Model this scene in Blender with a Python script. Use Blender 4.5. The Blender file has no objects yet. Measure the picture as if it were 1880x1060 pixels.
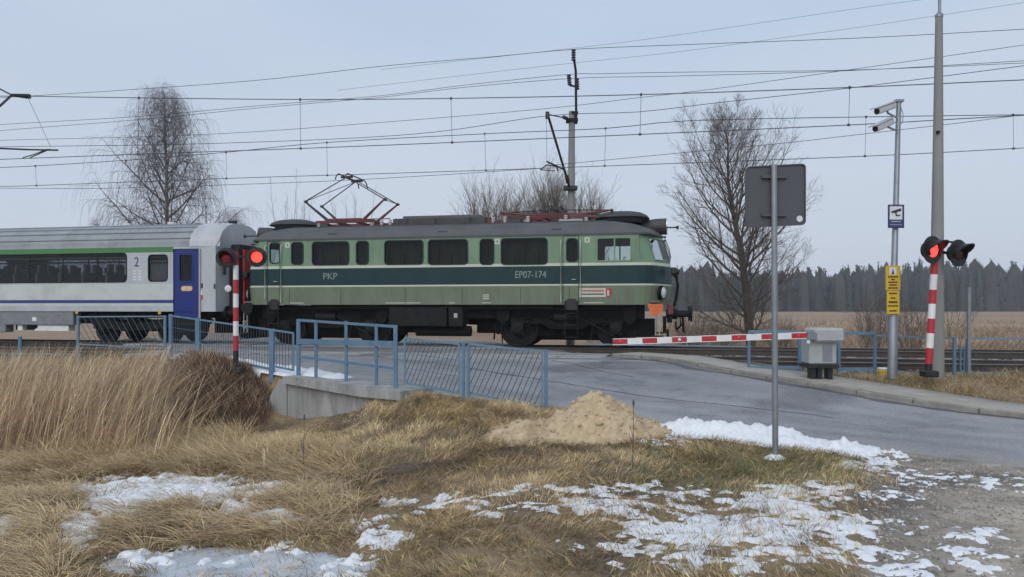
import bpy, math, random
import numpy as np
from mathutils import Vector, Matrix
random.seed(7); rng = np.random.default_rng(7)
sc = bpy.context.scene
COL = sc.collection
R = math.radians

# ------------------------------------------------------------------ camera
F, PX0, HZ, CZ = 1358.0, 940.0, 562.0, 1.3        # focal length in photo pixels, centre column, horizon row, eye height over the far rail
cam = bpy.data.cameras.new('camera'); camo = bpy.data.objects.new('camera', cam); COL.objects.link(camo)
cam.sensor_width = 36.0; cam.lens = 36.0*F/1880.0; cam.shift_y = 32.0/1880.0
cam.clip_start = 0.05; cam.clip_end = 6000
camo.location = (0, 0, CZ); camo.rotation_euler = (R(90), 0, 0)
sc.camera = camo
# ------------------------------------------------------------------ sky and light (overcast winter day)
SUN_EL, SUN_AZ = 38.0, 200.0
world = bpy.data.worlds.new('World'); sc.world = world; world.use_nodes = True
wn = world.node_tree; wn.nodes.clear()
w_out = wn.nodes.new('ShaderNodeOutputWorld'); w_bg = wn.nodes.new('ShaderNodeBackground')
w_sky = wn.nodes.new('ShaderNodeTexSky'); w_sky.sky_type = 'NISHITA'; w_sky.sun_disc = False
w_sky.sun_elevation = R(SUN_EL); w_sky.sun_rotation = R(SUN_AZ); w_sky.air_density = 1.5; w_sky.dust_density = 4.0
w_tc = wn.nodes.new('ShaderNodeTexCoord'); w_map = wn.nodes.new('ShaderNodeMapping'); w_map.inputs['Scale'].default_value = (1, 1, 3.5)
w_no = wn.nodes.new('ShaderNodeTexNoise'); w_no.inputs['Scale'].default_value = 1.6; w_no.inputs['Detail'].default_value = 5
w_rp = wn.nodes.new('ShaderNodeValToRGB')
w_rp.color_ramp.elements[0].position = 0.3; w_rp.color_ramp.elements[0].color = (4.2, 5.2, 6.8, 1)
w_rp.color_ramp.elements[1].position = 0.7; w_rp.color_ramp.elements[1].color = (5.1, 5.85, 7.1, 1)
w_mx = wn.nodes.new('ShaderNodeMixRGB'); w_mx.inputs[0].default_value = 0.9
wn.links.new(w_tc.outputs['Generated'], w_map.inputs['Vector']); wn.links.new(w_map.outputs[0], w_no.inputs['Vector'])
wn.links.new(w_no.outputs['Fac'], w_rp.inputs[0]); wn.links.new(w_sky.outputs[0], w_mx.inputs[1]); wn.links.new(w_rp.outputs[0], w_mx.inputs[2])
w_sx = wn.nodes.new('ShaderNodeSeparateXYZ'); w_hr = wn.nodes.new('ShaderNodeMapRange'); w_hr.inputs[1].default_value = 0.0; w_hr.inputs[2].default_value = 0.34; w_hr.inputs[3].default_value = 0.8; w_hr.inputs[4].default_value = 0.0; w_h = wn.nodes.new('ShaderNodeMixRGB'); w_h.inputs[2].default_value = (5.4, 5.85, 6.65, 1)   # paler towards the horizon
wn.links.new(w_tc.outputs['Generated'], w_sx.inputs[0]); wn.links.new(w_sx.outputs['Z'], w_hr.inputs[0]); wn.links.new(w_hr.outputs[0], w_h.inputs[0]); wn.links.new(w_mx.outputs[0], w_h.inputs[1]); wn.links.new(w_h.outputs[0], w_bg.inputs['Color']); w_bg.inputs['Strength'].default_value = 0.1
wn.links.new(w_bg.outputs[0], w_out.inputs[0])
sun = bpy.data.lights.new('sun', 'SUN'); suno = bpy.data.objects.new('sun', sun); COL.objects.link(suno)
sun.energy = 1.3; sun.angle = R(60); sun.color = (1.0, 0.985, 0.965)
suno.rotation_euler = (R(90-SUN_EL), 0, R(180-SUN_AZ)); suno.location = (0, 0, 60)
sc.view_settings.view_transform = 'Standard'; sc.view_settings.look = 'None'
sc.view_settings.exposure = 0.22; sc.view_settings.gamma = 1.0; sc.view_settings.use_curve_mapping = False

# ------------------------------------------------------------------ pixels of the photo -> points of the place
def ray(px, py): return (px-PX0)/F, (HZ-py)/F
def at(px, py, Y): k, m = ray(px, py); return (k*Y, Y, CZ+m*Y)
def on(px, py, z): Y = F*(CZ-z)/(py-HZ); k, _ = ray(px, py); return (k*Y, Y, z)
ANG = math.atan2(-0.1973, 0.9804); UX, UY = math.cos(ANG), math.sin(ANG); T0 = (0.0, 24.27)   # the far track's centre line
def trk(s, v, z=0.0): return (T0[0]+UX*s-UY*v, T0[1]+UY*s+UX*v, z)
def side(px, py, v):                                 # ray through a pixel meets the upright plane at distance v from the far track
    k, m = ray(px, py); bx, by = T0[0]-UY*v, T0[1]+UX*v
    s = (k*by-bx)/(UX-UY*k); Y = by+UY*s
    return s, CZ+m*Y
VN, ZN = -4.5, -0.02                                 # near track: offset and rail height

# ------------------------------------------------------------------ helpers
class MB:
    def __init__(s): s.v = []; s.f = []; s.m = []
    def add(s, vs, fs, m=0):
        o = len(s.v); s.v += [tuple(p) for p in vs]; s.f += [tuple(i+o for i in f) for f in fs]; s.m += [m]*len(fs); return s
    def box(s, c, d, m=0, rz=0, mat=None):
        vs = []
        for x in (-.5, .5):
            for y in (-.5, .5):
                for z in (-.5, .5):
                    p = Vector((x*d[0], y*d[1], z*d[2]))
                    if mat is not None: p = mat @ p
                    if rz: p = Matrix.Rotation(rz, 3, 'Z') @ p
                    vs.append((p.x+c[0], p.y+c[1], p.z+c[2]))
        return s.add(vs, [(0, 1, 3, 2), (4, 6, 7, 5), (0, 4, 5, 1), (2, 3, 7, 6), (0, 2, 6, 4), (1, 5, 7, 3)], m)
    def bar(s, a, b, w, h, m=0):                     # square bar from a to b
        a, b = Vector(a), Vector(b); d = (b-a).normalized()
        up = Vector((0, 0, 1)) if abs(d.z) < .95 else Vector((0, 1, 0))
        x = d.cross(up).normalized()*(w/2); y = x.cross(d).normalized()*(h/2)
        vs = [a+x+y, a-x+y, a-x-y, a+x-y, b+x+y, b-x+y, b-x-y, b+x-y]
        return s.add(vs, [(0, 1, 2, 3), (7, 6, 5, 4), (0, 4, 5, 1), (1, 5, 6, 2), (2, 6, 7, 3), (3, 7, 4, 0)], m)
    def tube(s, pts, r, n=8, m=0, caps=True):
        pts = [Vector(p) for p in pts]; N = len(pts); rs = r if isinstance(r, (list, tuple)) else [r]*N
        d0 = (pts[1]-pts[0]).normalized(); up = Vector((0, 0, 1)) if abs(d0.z) < .9 else Vector((1, 0, 0))
        vs = []
        for i, p in enumerate(pts):
            d = (pts[min(i+1, N-1)]-pts[max(i-1, 0)]).normalized()
            x = d.cross(up)
            x = x.normalized() if x.length > 1e-6 else Vector((1, 0, 0))
            y = x.cross(d).normalized()
            for j in range(n):
                t = 2*math.pi*j/n; vs.append(p+(x*math.cos(t)+y*math.sin(t))*rs[i])
        fs = [(i*n+j, i*n+(j+1) % n, (i+1)*n+(j+1) % n, (i+1)*n+j) for i in range(N-1) for j in range(n)]
        if caps: fs += [tuple(range(n))[::-1], tuple(range((N-1)*n, N*n))]
        return s.add(vs, fs, m)
    def cyl(s, a, b, r, n=12, r2=None, m=0): return s.tube([a, b], [r, r if r2 is None else r2], n, m)
    def lathe(s, o, ax, prof, n=20, m=0):            # prof: (along, radius)
        o = Vector(o); ax = Vector(ax).normalized(); up = Vector((0, 0, 1)) if abs(ax.z) < .9 else Vector((1, 0, 0))
        x = ax.cross(up).normalized(); y = x.cross(ax); vs = []
        for a, r in prof:
            for j in range(n):
                t = 2*math.pi*j/n; vs.append(o+ax*a+(x*math.cos(t)+y*math.sin(t))*r)
        N = len(prof)
        fs = [(i*n+j, i*n+(j+1) % n, (i+1)*n+(j+1) % n, (i+1)*n+j) for i in range(N-1) for j in range(n)]
        fs += [tuple(range(n))[::-1], tuple(range((N-1)*n, N*n))]
        return s.add(vs, fs, m)
    def prism(s, poly, h, axis='z', m=0, o=0.0):     # polygon extruded along an axis from o to o+h
        n = len(poly)
        def P(p, t): return {'z': (p[0], p[1], t), 'y': (p[0], t, p[1]), 'x': (t, p[0], p[1])}[axis]
        vs = [P(p, o) for p in poly]+[P(p, o+h) for p in poly]
        fs = [tuple(range(n))[::-1], tuple(range(n, 2*n))]+[(i, (i+1) % n, (i+1) % n+n, i+n) for i in range(n)]
        return s.add(vs, fs, m)
    def build(s, name, mats, parent=None, smooth=False, world=False, bevel=0):
        me = bpy.data.meshes.new(name); vs = s.v
        if world and parent is not None:
            l, rz = PAR[parent.name]; c, n_ = math.cos(-rz), math.sin(-rz)
            vs = [((x-l[0])*c-(y-l[1])*n_, (x-l[0])*n_+(y-l[1])*c, z-l[2]) for x, y, z in vs]
        me.from_pydata(vs, [], s.f)
        for mt in (mats if isinstance(mats, (list, tuple)) else [mats]): me.materials.append(mt)
        if any(s.m): me.polygons.foreach_set('material_index', s.m)
        me.update()
        import bmesh
        bm = bmesh.new(); bm.from_mesh(me); bmesh.ops.recalc_face_normals(bm, faces=bm.faces)
        if bevel:
            bmesh.ops.bevel(bm, geom=[e for e in bm.edges if len(e.link_faces) == 2 and e.calc_face_angle(0) > .6], offset=bevel, segments=1, affect='EDGES')
        bm.to_mesh(me); bm.free()
        if smooth:
            me.polygons.foreach_set('use_smooth', [True]*len(me.polygons)); 
            try: me.set_sharp_from_angle(angle=R(40))
            except Exception: pass
        o = bpy.data.objects.new(name, me); COL.objects.link(o)
        if parent is not None: o.parent = parent
        return o
PAR = {}
def tag(o, label=None, cat=None, group=None, kind=None):
    for k, x in (('label', label), ('category', cat), ('group', group), ('kind', kind)):
        if x: o[k] = x
    return o
def thing(name, label, cat, loc, rz=0.0, group=None):
    o = bpy.data.objects.new(name, None); COL.objects.link(o); o.empty_display_size = .2
    o.location = loc; o.rotation_euler = (0, 0, rz); PAR[o.name] = (tuple(loc), rz)
    return tag(o, label, cat, group)
def inst(src, name, parent, loc, rot=(0, 0, 0)):     # another object on the same mesh
    o = bpy.data.objects.new(name, src if isinstance(src, bpy.types.Mesh) else src.data); COL.objects.link(o)
    o.parent = parent; o.location = loc; o.rotation_euler = rot; return o
def np_mesh(name, verts, quads=None, tris=None, mat=None, col=None, smooth=False):
    me = bpy.data.meshes.new(name); nv = len(verts)
    fl = []; tot = []
    if quads is not None and len(quads): fl.append(np.asarray(quads).ravel()); tot.append(np.full(len(quads), 4))
    if tris is not None and len(tris): fl.append(np.asarray(tris).ravel()); tot.append(np.full(len(tris), 3))
    li = np.concatenate(fl).astype(np.int32); lt = np.concatenate(tot).astype(np.int32)
    me.vertices.add(nv); me.vertices.foreach_set('co', np.asarray(verts, np.float32).ravel())
    me.loops.add(len(li)); me.loops.foreach_set('vertex_index', li)
    me.polygons.add(len(lt)); me.polygons.foreach_set('loop_start', np.concatenate([[0], np.cumsum(lt)[:-1]]).astype(np.int32))
    if smooth: me.polygons.foreach_set('use_smooth', np.ones(len(lt), bool))
    me.update(calc_edges=True)
    if col is not None:
        a = me.color_attributes.new('col', 'FLOAT_COLOR', 'POINT')
        c4 = np.ones((nv, 4), np.float32); c4[:, :3] = col; a.data.foreach_set('color', c4.ravel())
    if mat: me.materials.append(mat)
    o = bpy.data.objects.new(name, me); COL.objects.link(o); return o

# ------------------------------------------------------------------ materials
def mat(name, c, rough=.6, metal=0.0, var=.12, scale=5.0, bump=0.0, bscale=40.0, dirt=None, damt=.4, dscale=2.5, stretch=None, emit=None, attr=False, coat=0.0, spec=None):
    m = bpy.data.materials.new(name); m.use_nodes = True; nt = m.node_tree; b = nt.nodes['Principled BSDF']; N, L = nt.nodes.new, nt.links.new
    b.inputs['Roughness'].default_value = rough; b.inputs['Metallic'].default_value = metal
    if coat: b.inputs['Coat Weight'].default_value = coat
    if spec is not None: b.inputs['Specular IOR Level'].default_value = spec
    tc = N('ShaderNodeTexCoord'); vec = tc.outputs['Object']
    if stretch:
        mp = N('ShaderNodeMapping'); mp.inputs['Scale'].default_value = stretch; L(vec, mp.inputs[0]); vec = mp.outputs[0]
    n1 = N('ShaderNodeTexNoise'); n1.inputs['Scale'].default_value = scale; n1.inputs['Detail'].default_value = 6; L(vec, n1.inputs['Vector'])
    rp = N('ShaderNodeMapRange'); rp.inputs[1].default_value = .25; rp.inputs[2].default_value = .75; rp.inputs[3].default_value = 1-var; rp.inputs[4].default_value = 1+var
    L(n1.outputs['Fac'], rp.inputs[0])
    mu = N('ShaderNodeVectorMath'); mu.operation = 'SCALE'
    if attr:
        at_ = N('ShaderNodeAttribute'); at_.attribute_name = 'col'; L(at_.outputs['Color'], mu.inputs[0])
    else: mu.inputs[0].default_value = c
    L(rp.outputs[0], mu.inputs['Scale']); last = mu.outputs[0]
    if dirt:
        n2 = N('ShaderNodeTexNoise'); n2.inputs['Scale'].default_value = dscale; n2.inputs['Detail'].default_value = 8; n2.inputs['Roughness'].default_value = .65; L(vec, n2.inputs['Vector'])
        r2 = N('ShaderNodeMapRange'); r2.inputs[1].default_value = .45; r2.inputs[2].default_value = .75; r2.inputs[3].default_value = 0; r2.inputs[4].default_value = damt
        L(n2.outputs['Fac'], r2.inputs[0]); mx = N('ShaderNodeMixRGB'); L(r2.outputs[0], mx.inputs[0]); L(last, mx.inputs[1]); mx.inputs[2].default_value = (*dirt, 1); last = mx.outputs[0]
    L(last, b.inputs['Base Color'])
    if bump:
        n3 = N('ShaderNodeTexNoise'); n3.inputs['Scale'].default_value = bscale; n3.inputs['Detail'].default_value = 6; L(vec, n3.inputs['Vector'])
        bp = N('ShaderNodeBump'); bp.inputs['Strength'].default_value = bump; bp.inputs['Distance'].default_value = .02; L(n3.outputs['Fac'], bp.inputs['Height']); L(bp.outputs[0], b.inputs['Normal'])
    if emit: b.inputs['Emission Color'].default_value = (*emit[0], 1); b.inputs['Emission Strength'].default_value = emit[1]
    return m
def glass(name, tint, refl=.1):
    m = bpy.data.materials.new(name); m.use_nodes = True; nt = m.node_tree; nt.nodes.clear(); N, L = nt.nodes.new, nt.links.new
    o = N('ShaderNodeOutputMaterial'); t = N('ShaderNodeBsdfTransparent'); t.inputs[0].default_value = (*tint, 1)
    g = N('ShaderNodeBsdfGlossy'); g.inputs['Roughness'].default_value = .03; g.inputs[0].default_value = (.6, .6, .6, 1)
    fr = N('ShaderNodeFresnel'); fr.inputs[0].default_value = 1.45; ad = N('ShaderNodeMath'); ad.operation = 'ADD'; ad.inputs[1].default_value = refl-.03; L(fr.outputs[0], ad.inputs[0])
    mx = N('ShaderNodeMixShader'); L(ad.outputs[0], mx.inputs[0]); L(t.outputs[0], mx.inputs[1]); L(g.outputs[0], mx.inputs[2]); L(mx.outputs[0], o.inputs[0]); return m
GR = (.16, .13, .10)
M = dict(
 ground=mat('ground', (0, 0, 0), .95, var=.3, scale=9, bump=.8, bscale=30, attr=True),
 blade=mat('dry_blades', (0, 0, 0), .75, var=.15, scale=3, attr=True),
 snow=mat('snow', (.76, .78, .81), .6, var=.08, scale=9, bump=.8, bscale=26, dirt=(.42, .40, .37), damt=.6, dscale=9),
 ice=mat('ice', (.42, .45, .48), .28, var=.2, scale=2.5, bump=.25, bscale=8, dirt=(.6, .63, .67), damt=.8, dscale=3),
 asphalt=mat('asphalt', (0, 0, 0), .5, var=.30, scale=26, bump=.8, bscale=110, dirt=(.38, .365, .345), damt=.35, dscale=5, attr=True),
 pave=mat('pavement', (.36, .33, .285), .9, var=.14, scale=4, bump=.5, bscale=60, dirt=(.25, .22, .18), damt=.6, dscale=1.5),
 kerb=mat('kerb', (.24, .225, .20), .9, var=.25, scale=6, bump=.4, bscale=50),
 concrete=mat('concrete', (.33, .33, .32), .9, var=.16, scale=3, bump=.4, bscale=50, dirt=(.10, .10, .085), damt=.85, dscale=2.6, stretch=(1, 1, .3)),
 polecon=mat('pole_concrete', (.25, .25, .24), .9, var=.12, scale=4, bump=.3, bscale=60, dirt=(.15, .145, .13), damt=.5, dscale=3, stretch=(1, 1, .2)),
 ballast=mat('ballast', (.13, .115, .10), .95, var=.55, scale=24, bump=1.0, bscale=40, dirt=(.25, .23, .21), damt=.6, dscale=14),
 stone=mat('ballast_stone', (.19, .17, .15), .95, var=.4, scale=9),
 rail=mat('rail_steel', (.07, .055, .045), .6, .4, var=.25, scale=5), railtop=mat('rail_head', (.45, .45, .46), .3, 1.0, var=.1),
 sleeper=mat('sleeper', (.22, .205, .19), .9, var=.2, scale=6, bump=.3),
 blue=mat('blue_paint', (.09, .18, .28), .55, var=.18, scale=5, dirt=(.17, .20, .22), damt=.6, dscale=7),
 bluedk=mat('blue_grey_paint', (.11, .205, .29), .55, var=.18, scale=6, dirt=(.16, .15, .13), damt=.6, dscale=7), barm=mat('bar_paint', (.05, .078, .10), .6, var=.25, scale=6),
 sand=mat('sand', (.50, .385, .245), .95, var=.2, scale=14, bump=1.0, bscale=30, dirt=(.22, .145, .08), damt=.75, dscale=3.2),
 white=mat('white_paint', (.72, .72, .70), .5, var=.07, scale=4, dirt=(.4, .37, .33), damt=.35, dscale=5),
 red=mat('red_paint', (.42, .022, .03), .5, var=.12, scale=4, dirt=(.2, .05, .05), damt=.35, dscale=5),
 redrefl=mat('red_reflector', (.7, .03, .03), .3, var=.05),
 black=mat('black_paint', (.012, .012, .013), .5, var=.2, scale=6), soot=mat('soot_black', (.008, .0075, .0075), .7, var=.4, scale=4, dirt=(.022, .019, .017), damt=.5, dscale=5, spec=.12),
 rubber=mat('rubber', (.01, .01, .011), .6, var=.1, spec=.2), under=mat('underframe', (.012, .012, .0125), .65, var=.3, scale=4, dirt=(.032, .028, .024), damt=.55, dscale=6, spec=.15),
 galv=mat('galvanised', (.26, .28, .30), .45, .55, var=.12, scale=7), plate=mat('plate_back', (.085, .09, .10), .55, .3, var=.06, scale=3),
 lgrey=mat('light_grey_paint', (.36, .38, .38), .5, var=.06, scale=3, dirt=(.25, .24, .22), damt=.4, dscale=4),
 gup=mat('upper_green', (.155, .25, .15), .42, var=.07, scale=2, dirt=(.10, .135, .085), damt=.65, dscale=3.0, stretch=(1, 1, .3)),
 glo=mat('lower_green', (.125, .165, .10), .5, var=.10, scale=2, dirt=(.095, .09, .065), damt=.8, dscale=3.2, stretch=(1, 1, .3)),
 gdk=mat('dark_green', (.009, .034, .036), .42, spec=.25, var=.15, scale=2, dirt=(.02, .04, .04), damt=.5),
 cream=mat('cream_stripe', (.50, .53, .44), .5, var=.07, dirt=(.3, .3, .25), damt=.4),
 roofl=mat('roof_grey', (.075, .08, .085), .6, var=.2, scale=2, dirt=(.10, .09, .075), damt=.6, dscale=1.8),
 roofd=mat('roof_dark', (.035, .037, .042), .6, var=.2, scale=3, dirt=(.07, .065, .06), damt=.5, dscale=3),
 panto=mat('pantograph_red', (.13, .028, .028), .6, var=.3, scale=5, dirt=(.04, .03, .03), damt=.5), pdark=mat('pantograph_dark', (.03, .028, .032), .6),
 ins=mat('insulator', (.55, .53, .5), .3, var=.1), orange=mat('orange_paint', (.62, .13, .03), .5, var=.1, dirt=(.2, .07, .03), damt=.4, dscale=6),
 emblem=mat('emblem_yellow', (.80, .38, .10), .5, var=.05), chrome=mat('lamp_rim', (.55, .56, .57), .3, .6), lens=mat('lamp_lens', (.60, .62, .62), .12, var=.03), 
 rfx=mat('dark_lens', (.05, .006, .008), .3), rfd=mat('red_lens_off', (.36, .02, .04), .2, var=.05), rfl=mat('red_lens_lit', (.5, .02, .02), .3, var=.05, emit=((1.0, .07, .05), 1.5)),
 letter=mat('metal_letters', (.22, .26, .25), .5, .3), lglass=glass('loco_glass', (.45, .52, .48), .035), cglass=glass('clear_glass', (.72, .78, .76), .06), bglass=glass('coach_glass', (.42, .44, .46), .045),
 machine=mat('machine_room', (.06, .055, .03), .7, var=.6, scale=2, stretch=(2, 1, .4), dirt=(.10, .05, .02), damt=.7, dscale=1.2), cabin=mat('cab_interior', (.10, .12, .10), .7),
 csil=mat('coach_silver', (.44, .47, .49), .38, .0, var=.06, scale=2, dirt=(.27, .265, .25), damt=.55, dscale=1.6, stretch=(1, 1, .3)),
 cwhite=mat('coach_white', (.52, .56, .54), .4, var=.05, scale=2, dirt=(.36, .36, .33), damt=.5, dscale=1.8),
 cgreen=mat('coach_green', (.06, .20, .06), .4, var=.08), cblue=mat('coach_blue', (.006, .022, .165), .35, var=.08), cnavy=mat('coach_stripe', (.03, .045, .20), .4),
 croof=mat('coach_roof', (.27, .30, .315), .5, var=.1, scale=1.5, dirt=(.16, .165, .16), damt=.75, dscale=1.6, stretch=(1, .3, 1)), cskirt=mat('coach_skirt', (.20, .215, .23), .5, var=.12, dirt=(.12, .11, .10), damt=.5, dscale=4),
 bellows=mat('bellows', (.02, .02, .021), .8, var=.3, scale=6), seat=mat('seat_cloth', (.45, .46, .48), .8), inner=mat('coach_inner', (.20, .20, .20), .7),
 yellow=mat('yellow_sign', (.60, .38, .02), .5, var=.06, scale=5), ink=mat('black_ink', (.03, .025, .02), .6), navy=mat('navy_print', (.03, .035, .12), .5), signw=mat('sign_white', (.62, .64, .66), .45),
 wire=mat('wire', (.05, .055, .065), .6), wirel=mat('thin_wire', (.16, .18, .21), .6),
 bark=mat('bark', (.065, .055, .042), .95, var=.35, scale=5, dirt=(.075, .085, .04), damt=.7, dscale=3), twig=mat('twigs', (.11, .09, .078), .9, var=.2), twigr=mat('birch_twigs', (.115, .097, .093), .9, var=.2),
 bbark=mat('birch_bark', (.33, .31, .29), .8, var=.4, scale=3, dirt=(.03, .03, .03), damt=.8, dscale=3, stretch=(1, 1, .5)), wtwig=mat('willow_twigs', (.13, .11, .075), .9, var=.2),
 forest=mat('forest', (0, 0, 0), .95, var=.2, scale=.2, attr=True), skin=mat('skin', (.45, .28, .20), .6), jacket=mat('jacket', (.03, .035, .06), .8),
 cam=mat('camera_white', (.5, .51, .52), .45, var=.06), gravel=mat('gravel', (.29, .265, .235), .95, var=.6, scale=5),
)

# ------------------------------------------------------------------ numpy noise
def vnoise(x, y, seed=0):
    xi, yi = np.floor(x).astype(np.int64), np.floor(y).astype(np.int64); xf, yf = x-xi, y-yi
    def h(a, b):
        n = (a*374761393+b*668265263+seed*974711) & 0xffffffff; n = ((n ^ (n >> 13))*1274126177) & 0xffffffff; return ((n ^ (n >> 16)) & 0xffff)/65535.0
    u, w = xf*xf*(3-2*xf), yf*yf*(3-2*yf)
    return (h(xi, yi)*(1-u)+h(xi+1, yi)*u)*(1-w)+(h(xi, yi+1)*(1-u)+h(xi+1, yi+1)*u)*w
def fbm(x, y, o=4, seed=0):
    t = 0; a = .5; s = 0
    for i in range(o): t = t+a*vnoise(x*2**i, y*2**i, seed+i*17); s += a; a *= .5
    return t/s
def sst(a, b, x): t = np.clip((x-a)/(b-a), 0, 1); return t*t*(3-2*t)

# ------------------------------------------------------------------ ground heights
E1 = [(30, -5), (13, 5.3), (9, 7.6), (6.1, 8.8), (4.53, 9.9), (2.4, 10.87), (.55, 12.3), (-1.97, 13.05), (-4.3, 14.65), (-6.1, 16.4), (-8.65, 18.8), (-11.5, 22.5), (-14.3, 27.5), (-22, 42)]
E2 = [(33, -2.5), (15.5, 7.6), (10.5, 10.2), (8.1, 11.7), (7.1, 12.6), (5.9, 14.2), (4.5, 16.6), (3.5, 18.4), (2.46, 19.9), (1.2, 23), (-.8, 27.5), (-8, 42)]
ROAD = np.array(E1[::-1]+E2, float)
def poly_sd(X, Y, P):
    d = np.full(X.shape, 1e9); ins = np.zeros(X.shape, bool); n = len(P)
    for i in range(n):
        ax, ay = P[i]; bx, by = P[(i+1) % n]; ex, ey = bx-ax, by-ay
        t = np.clip(((X-ax)*ex+(Y-ay)*ey)/(ex*ex+ey*ey), 0, 1)
        d = np.minimum(d, np.hypot(X-ax-t*ex, Y-ay-t*ey))
        c = ((ay > Y) != (by > Y)); xi = ax+(Y-ay)/(ey if ey else 1e-9)*ex
        ins ^= c & (X < xi)
    return np.where(ins, -d, d)
def tps(pts):
    P = np.array(pts, float); n = len(P); d = np.hypot(P[:, None, 0]-P[None, :, 0], P[:, None, 1]-P[None, :, 1])
    K = np.where(d > 0, d*d*np.log(d+1e-12), 0)+np.eye(n)*.02; Q = np.c_[np.ones(n), P[:, :2]]
    A = np.block([[K, Q], [Q.T, np.zeros((3, 3))]]); w = np.linalg.solve(A, np.r_[P[:, 2], 0, 0, 0])
    def f(X, Y):
        z = w[n]+w[n+1]*X+w[n+2]*Y
        for i in range(n):
            r2 = (X-P[i, 0])**2+(Y-P[i, 1])**2; z = z+w[i]*.5*r2*np.log(r2+1e-9)
        return z
    return f
RZ = tps([(-8.65, 18.8, -.02), (-6.1, 16.4, -.05), (-4.3, 14.65, -.1), (-1.97, 13.05, -.22), (.55, 12.3, -.37), (2.4, 10.87, -.5), (4.53, 9.9, -.58), (6.1, 8.8, -.62), (9, 7.6, -.7), (13, 5.3, -.75),
          (2.46, 19.8, -.03), (3.5, 18.4, -.07), (4.5, 16.6, -.14), (5.9, 14.2, -.27), (7.1, 12.6, -.4), (8.1, 11.7, -.48), (10.5, 10.2, -.58), (15.5, 7.6, -.7), (-5, 19.5, -.03), (-1, 19.2, -.05), (-10, 22, -.03), (2, 22, -.03)])
TZ = tps([(0, 5, -.62), (3, 5, -.64), (5, 6, -.64), (8, 4.5, -.68), (-3, 4.5, -.86), (-6, 6, -.92), (-7, 9, -1.0), (-4, 11, -1.0), (-3.6, 13, -1.0), (-7, 13, -1.05), (-12, 14, -1.0), (-12, 18, -.7), (-1.4, 11.4, -.55), (0, 10.3, -.56), (.2, 11.6, -.43),
          (-1.9, 12.5, -.34), (-2.45, 12.85, -.45), (1, 8, -.57), (3.19, 9.0, -.53), (4.3, 9.2, -.58), (-9, 16, -.85), (-6.4, 15.6, -.12), (-6.0, 14.6, -.65), (-5.0, 14.3, -.95), (-4.2, 13.5, -1.08), (-2.9, 12.7, -.8), (-9.4, 18.2, -.2), (-12, 19.8, -.25), (10.8, 14.6, -.12), (9, 14.8, -.1), (6.9, 15.2, -.1), (12.5, 13.6, -.15), (16, 12.5, -.2),
          (5.8, 17.2, -.1), (-3, 8, -.84), (-1, 7, -.68), (-16, 10, -1.1), (-10, 5, -1.0), (0, 0, -.6), (8, 0, -.7), (-8, 0, -.9), (-18, 20, -.4), (18, 10, -.6)])
def road_z(X, Y):
    v = -UY*(X-T0[0])+UX*(Y-T0[1])
    z = np.where(v < -4.5, RZ(np.clip(X, -12, 16), np.clip(Y, 5, 23)), -.03)
    z = z*(1-sst(-6.8, -5.2, v))-.03*sst(-6.8, -5.2, v)
    return z-sst(3, 16, v)*.75
def line_d(X, Y, P):
    d = np.full(X.shape, 1e9)
    for i in range(len(P)-1):
        ax, ay = P[i]; ex, ey = P[i+1][0]-ax, P[i+1][1]-ay; t = np.clip(((X-ax)*ex+(Y-ay)*ey)/(ex*ex+ey*ey), 0, 1); d = np.minimum(d, np.hypot(X-ax-t*ex, Y-ay-t*ey))
    return d
def height(X, Y):
    X = np.asarray(X, float); Y = np.asarray(Y, float)
    v = -UY*(X-T0[0])+UX*(Y-T0[1])
    Xc, Yc = np.clip(X, -18, 18), np.clip(Y, 0, 20)
    near = TZ(Xc, Yc)
    far = np.hypot(X, Y); near = near*(1-sst(20, 45, far))-.8*sst(20, 45, far)
    near = near+(fbm(X*1.1, Y*1.1, 4, 3)-.5)*.13*sst(2.5, 5, far+2)+(fbm(X*5, Y*5, 3, 9)-.5)*.05
    field = -.95+(fbm(X*.12, Y*.12, 4, 5)-.5)*.5
    bed = -.30
    t = np.where(v < -2, near*(1-sst(-7.9, -6.6, v))+bed*sst(-7.9, -6.6, v), bed*(1-sst(2.2, 4.2, v))+field*sst(2.2, 4.2, v))
    rd = poly_sd(X, Y, ROAD); rz = road_z(X, Y)-.014
    tw = np.clip(((X+5.0)*2.7-(Y-15.1)*1.9)/(2.7**2+1.9**2), 0, 1); gw = sst(1.1, .45, np.hypot(X+5.0-2.7*tw, Y-15.1+1.9*tw))      # sharp drop at the culvert wall
    bw = .95*(1-gw)+.1*gw
    d2 = line_d(X, Y, E2[:9]); wpv = 1.62; rd = np.where((rd > 0) & (d2 < rd+.05), np.where(rd < wpv, 0, rd-wpv), rd)      # level strip for the pavement
    k = sst(0, 1, rd/bw)
    return rz*(1-k)+t*k

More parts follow.
